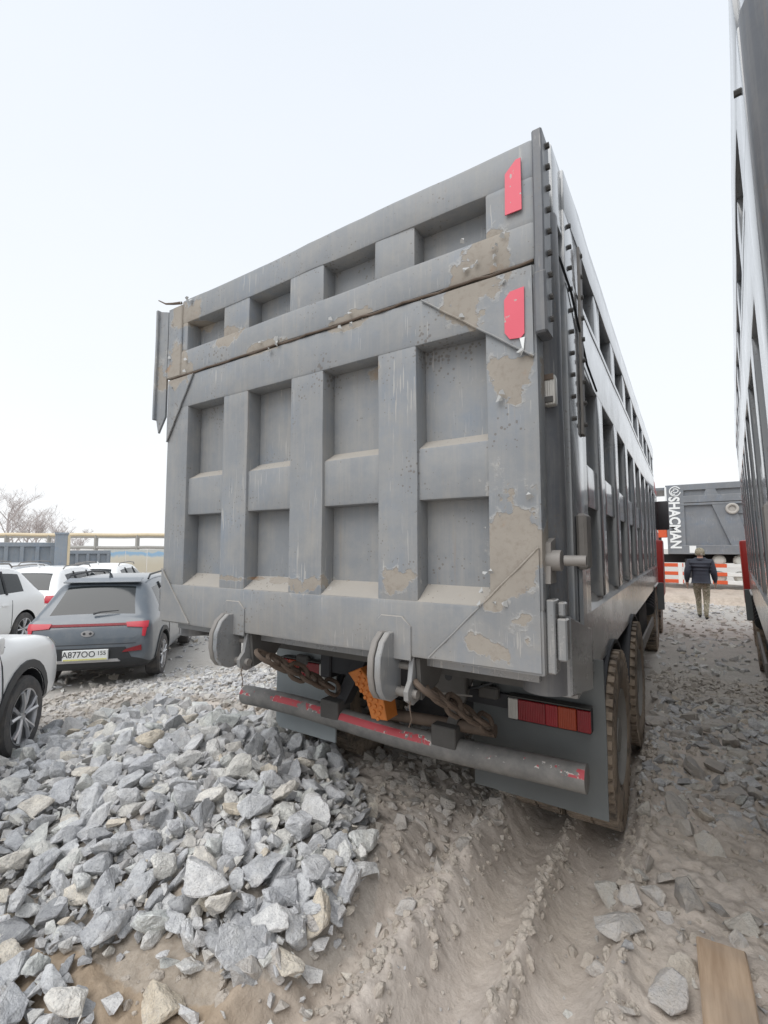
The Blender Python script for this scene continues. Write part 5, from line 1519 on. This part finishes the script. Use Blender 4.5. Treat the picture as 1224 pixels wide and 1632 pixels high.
def pick(n, lo, hi, p):
    return lo + (hi - lo) * rs.random(n) ** p
cells = {}
cand = samp_heap(15000)
heap_xy, heap_r = dart(len(cand), lambda n: cand, lambda n: pick(n, 0.022, 0.074, 2.0), 0.62, rs, taken=cells)
hz = gh(heap_xy[:, 0], heap_xy[:, 1]) + heap_r * rs.uniform(0.10, 0.55, len(heap_r)) + 0.012
# second, looser layer thrown on top
cand2 = samp_heap(5600)
top_xy, top_r = dart(len(cand2), lambda n: cand2, lambda n: pick(n, 0.022, 0.088, 2.3), 0.78, rs)
tz = gh(top_xy[:, 0], top_xy[:, 1]) + top_r * 0.5 + 0.04
# right hand side: stones half sunk in the mud
def samp_right(n):
    x = rs.uniform(-0.42, 1.0, n); y = rs.uniform(1.2, 6.5, n)
    d_ = sstep(-0.42, -0.25, x) * (0.20 + 0.8 * sstep(0.02, 0.16, fbm(x * 1.6 + 3, y * 1.3, 3)))
    d_ = np.maximum(d_, 0.9 * gauss(x - 0.02, 0.22) * gauss(y - 2.35, 0.75))
    m = rs.random(n) < d_
    return np.stack([x[m], y[m]], -1)
cand3 = samp_right(900)
r_xy, r_r = dart(len(cand3), lambda n: cand3, lambda n: pick(n, 0.030, 0.10, 1.6), 0.9, rs)
keep = ~((np.abs(r_xy[:, 0] - 0.065) < 0.14) & (r_xy[:, 1] > 1.8) & (r_xy[:, 1] < 2.58))
r_xy, r_r = r_xy[keep], r_r[keep]
rz_ = gh(r_xy[:, 0], r_xy[:, 1]) + r_r * rs.uniform(-0.15, 0.35, len(r_r))
# a few in the mud left of the ruts
def samp_mid(n):
    x = rs.uniform(-2.3, -1.0, n); y = rs.uniform(1.2, 4.5, n)
    m = rs.random(n) < 0.35 * sstep(-1.1, -1.6, x) + 0.5 * sstep(2.2, 3.2, y) + 0.03
    return np.stack([x[m], y[m]], -1)
cand4 = samp_mid(1100)
m_xy, m_r = dart(len(cand4), lambda n: cand4, lambda n: pick(n, 0.02, 0.06, 1.8), 0.8, rs)
mz_ = gh(m_xy[:, 0], m_xy[:, 1]) + m_r * rs.uniform(-0.3, 0.35, len(m_r))

allp = np.concatenate([np.c_[heap_xy, hz], np.c_[top_xy, tz], np.c_[r_xy, rz_], np.c_[m_xy, mz_]])
allr = np.concatenate([heap_r, top_r, r_r, m_r])
kindv = np.concatenate([np.zeros(len(hz)), np.zeros(len(tz)) + 1, np.zeros(len(rz_)) + 2, np.zeros(len(mz_)) + 3])
px, py, dep = proj_np(allp[:, 0], allp[:, 1], allp[:, 2])
infr = (px > -5) & (px < 1230) & (py < 1640) & (dep > 0.3)
size = np.where(infr, allr / dep, 0) * np.where(kindv == 0, 0.85, 1)
order = np.argsort(-size)
hero_ix = order[:300]
is_hero = np.zeros(len(allr), bool); is_hero[hero_ix] = True

hero_me = []
for k, (v, f) in enumerate(HERO):
    for mt in ('crushed_stone', 'crushed_stone_muddy'):
        me = bpy.data.meshes.new('stone'); me.from_pydata(v.tolist(), [], f.tolist()); me.materials.append(MATS[mt])
        me.polygons.foreach_set('use_smooth', [False] * len(f)); hero_me.append(me)
Rm, eul = rot_mats(len(allr), rs, 0.6)
for n_, ix in enumerate(hero_ix):
    mud = kindv[ix] >= 2
    o = bpy.data.objects.new('stone', hero_me[(int(rs.integers(0, len(HERO)))) * 2 + (1 if mud else 0)]); col.objects.link(o)
    o.location = allp[ix]; r_ = float(allr[ix]) * 1.12; o.scale = (r_, r_, r_)
    o.rotation_euler = eul[ix]
    tint = float(rs.random()); o.color = (tint, 0, 0, 1)
    tone = ('dark grey' if tint < .1 else 'blue grey' if tint < .27 else 'light grey' if tint < .42 else 'bluish grey' if tint < .57 else 'pale grey' if tint < .72
            else 'cream grey' if tint < .80 else 'greenish' if tint < .88 else 'whitish' if tint < .945 else 'tan' if tint < .985 else 'white')
    big = 'large' if r_ > 0.075 else 'middling' if r_ > 0.055 else 'small'
    X_, Y_ = float(allp[ix][0]), float(allp[ix][1])
    if kindv[ix] == 2:
        row = 'beside the timber plank' if Y_ < 2.6 else 'beyond the timber plank' if Y_ < 3.1 else 'level with the rear wheel' if Y_ < 4.0 else 'level with the second axle' if Y_ < 5.3 else 'past the second axle'
        side = 'close to the rut' if X_ < 0.0 else 'midway between the trucks' if X_ < 0.3 else 'close to the right truck'
        tag(o, f"{big} muddy broken stone half sunk {row} {side}", 'stone', 'stones right of the wheel ruts')
    elif kindv[ix] == 3:
        row = 'in front of the bumper' if Y_ < 2.0 else 'just short of the bumper' if Y_ < 2.5 else 'under the bumper' if Y_ < 3.0 else 'beneath the chassis'
        side = 'next to the heap' if X_ < -1.8 else 'between heap and ruts' if X_ < -1.4 else 'next to the ruts'
        tag(o, f"{big} muddy stone lying {row} {side}", 'stone', 'stones beside the wheel ruts')
    else:
        u_, v_, _d = proj_np(np.array([X_]), np.array([Y_]), np.array([float(allp[ix][2])])); u_ = float(u_[0]); v_ = float(v_[0])
        row = 'on the crest of the heap' if v_ < 1230 else 'on the upper slope of the heap' if v_ < 1340 else 'halfway down the heap' if v_ < 1450 else 'low on the heap' if v_ < 1540 else 'at the foot of the heap'
        side = 'at the left edge' if u_ < 110 else 'left of its middle' if u_ < 250 else 'near its middle' if u_ < 390 else 'towards the wheel ruts'
        tag(o, f"{big} {tone} angular stone {row} {side}".replace('light grey', 'light-grey').replace('dark grey', 'dark-grey').replace('blue grey', 'blue-grey').replace('bluish grey', 'bluish-grey').replace('pale grey', 'pale-grey').replace('cream grey', 'cream-grey'), 'stone', 'stones of the crushed stone heap')
# two that stand out: the big pale slab, the yellowish one in the dirt
def special(px_, py_, zz, r_, rot, mesh_i, label, tint=0.64):
    p = on_ground(px_, py_, zz)
    o = bpy.data.objects.new('stone', hero_me[mesh_i * 2]); col.objects.link(o)
    o.location = p; o.scale = (r_, r_ * 0.95, r_ * 0.85); o.rotation_euler = rot; o.color = (tint, 0, 0, 1)
    tag(o, label, 'stone', 'stones of the crushed stone heap')
special(325, 1400, 0.27, 0.12, (0.5, 0.2, 0.4), 3, 'largest pale slab of stone near the middle of the heap')
special(262, 1600, 0.05, 0.075, (0.1, 0.1, 1.0), 7, 'yellowish stone lying alone in the brown dirt in front of the heap', 0.97)

rest = ~is_hero
stone_mass('stone_rubble', MID, allp[rest], allr[rest] * 1.12, rs, 0.5, np.where(kindv[rest] >= 2, 0.8, 0.08 + 0.25 * (rs.random(rest.sum()) < 0.2)), 'crushed grey stone making up the heap and lying in the mud')

# small chips filling the gaps of the heap
fx = samp_heap(9000); fr_ = pick(len(fx), 0.010, 0.030, 1.3)
fz = gh(fx[:, 0], fx[:, 1]) + rs.uniform(0.01, 0.06, len(fx))
stone_mass('stone_chips', LOW, np.c_[fx, fz], fr_, rs, 0.7, np.full(len(fx), 0.15), 'small chips of grey stone between the larger ones of the heap')

# wide gravel: everything beyond the heap
def gravel(n, xr, yr, lo, hi, keepf, name, label, bank, pw=1.6):
    x = rs.uniform(*xr, n); y = rs.uniform(*yr, n)
    k = rs.random(n) < keepf(x, y)
    x, y = x[k], y[k]
    z = gh(x, y)
    px_, py_, dp = proj_np(x, y, z)
    v = (px_ > -160) & (px_ < 1400) & (dp > 0.5) & (py_ < 1720)
    x, y, z = x[v], y[v], z[v]
    r_ = pick(len(x), lo, hi, pw)
    z = z + r_ * rs.uniform(-0.1, 0.45, len(x))
    du = np.clip(0.15 + 0.9 * sstep(-.05, .2, fbm(x * 0.7, y * 0.7, 3)), 0, 0.85)
    return stone_mass(name, bank, np.c_[x, y, z], r_, rs, 0.35, du, label)
def far_keep(x, y):
    under = (x > TX - 1.3) & (x < TX + 1.33) & (y > 3.2)
    ruts_ = (x > -1.1) & (x < -0.34) & (y < 7)
    hp = (heap_keep(x, y) > 0.5) & (y < 3.4) & (x > -4.9)
    k = np.where(ruts_, 0.03, np.where(hp, 0.0, 0.75))
    k = np.where((x > -2.4) & (x < 0.9) & (y < 3.6), k * 0.10, k)
    k = np.where((x > -0.4) & (y < 7), k * (0.25 + 0.75 * sstep(3.5, 6.5, y)), k)
    dirtpatch = (x < -5.6) & (x > -9) & (y > 4.2) & (y < 7.5)
    return np.where(dirtpatch, k * 0.2, np.where(under, k * 0.4, k))
gravel(30000, (-7.5, 1.2), (0.6, 7.5), 0.018, 0.060, far_keep, 'gravel', 'loose grey gravel covering the yard around the heap and cars', LOW)
gravel(15000, (-16, 3.0), (1.5, 18), 0.03, 0.075, lambda x, y: np.where(np.hypot(x, y) > 5.5, far_keep(x, y), 0), 'gravel', 'loose grey gravel stretching back between and behind the vehicles', LOW)
nc = 2200
cx_ = np.concatenate([rs.normal(-0.66, 0.05, nc // 5), rs.normal(-1.08, 0.09, nc // 4), rs.normal(-0.31, 0.06, nc // 6), rs.uniform(-1.9, 0.9, nc)])
cy_ = rs.uniform(0.9, 5.2, len(cx_)); k_ = np.ones(len(cx_), bool)
k_ &= ~((np.abs(cx_ + 0.49) < 0.12) & (rs.random(len(cx_)) < 0.85)) & ~((np.abs(cx_ + 0.83) < 0.12) & (rs.random(len(cx_)) < 0.85)) & ~(heap_keep(cx_, cy_) > 0.5)
cx_, cy_ = cx_[k_], cy_[k_]
cr_ = pick(len(cx_), 0.008, 0.038, 2.8)
stone_mass('mud_clods', CLOD, np.c_[cx_, cy_, gh(cx_, cy_) + cr_ * rs.uniform(-0.25, 0.25, len(cx_))], cr_, rs, 0.8, np.full(len(cx_), 1.35), 'clods of brown mud thrown up along the wheel ruts', rnd=np.full(len(cx_), 0.1))
gravel(1800, (-1.6, 0.9), (0.9, 5.5), 0.006, 0.020, lambda x, y: 0.5 + 0 * x, 'mud_crumbs', 'crumbs of mud and grit strewn over the ruts', LOW)
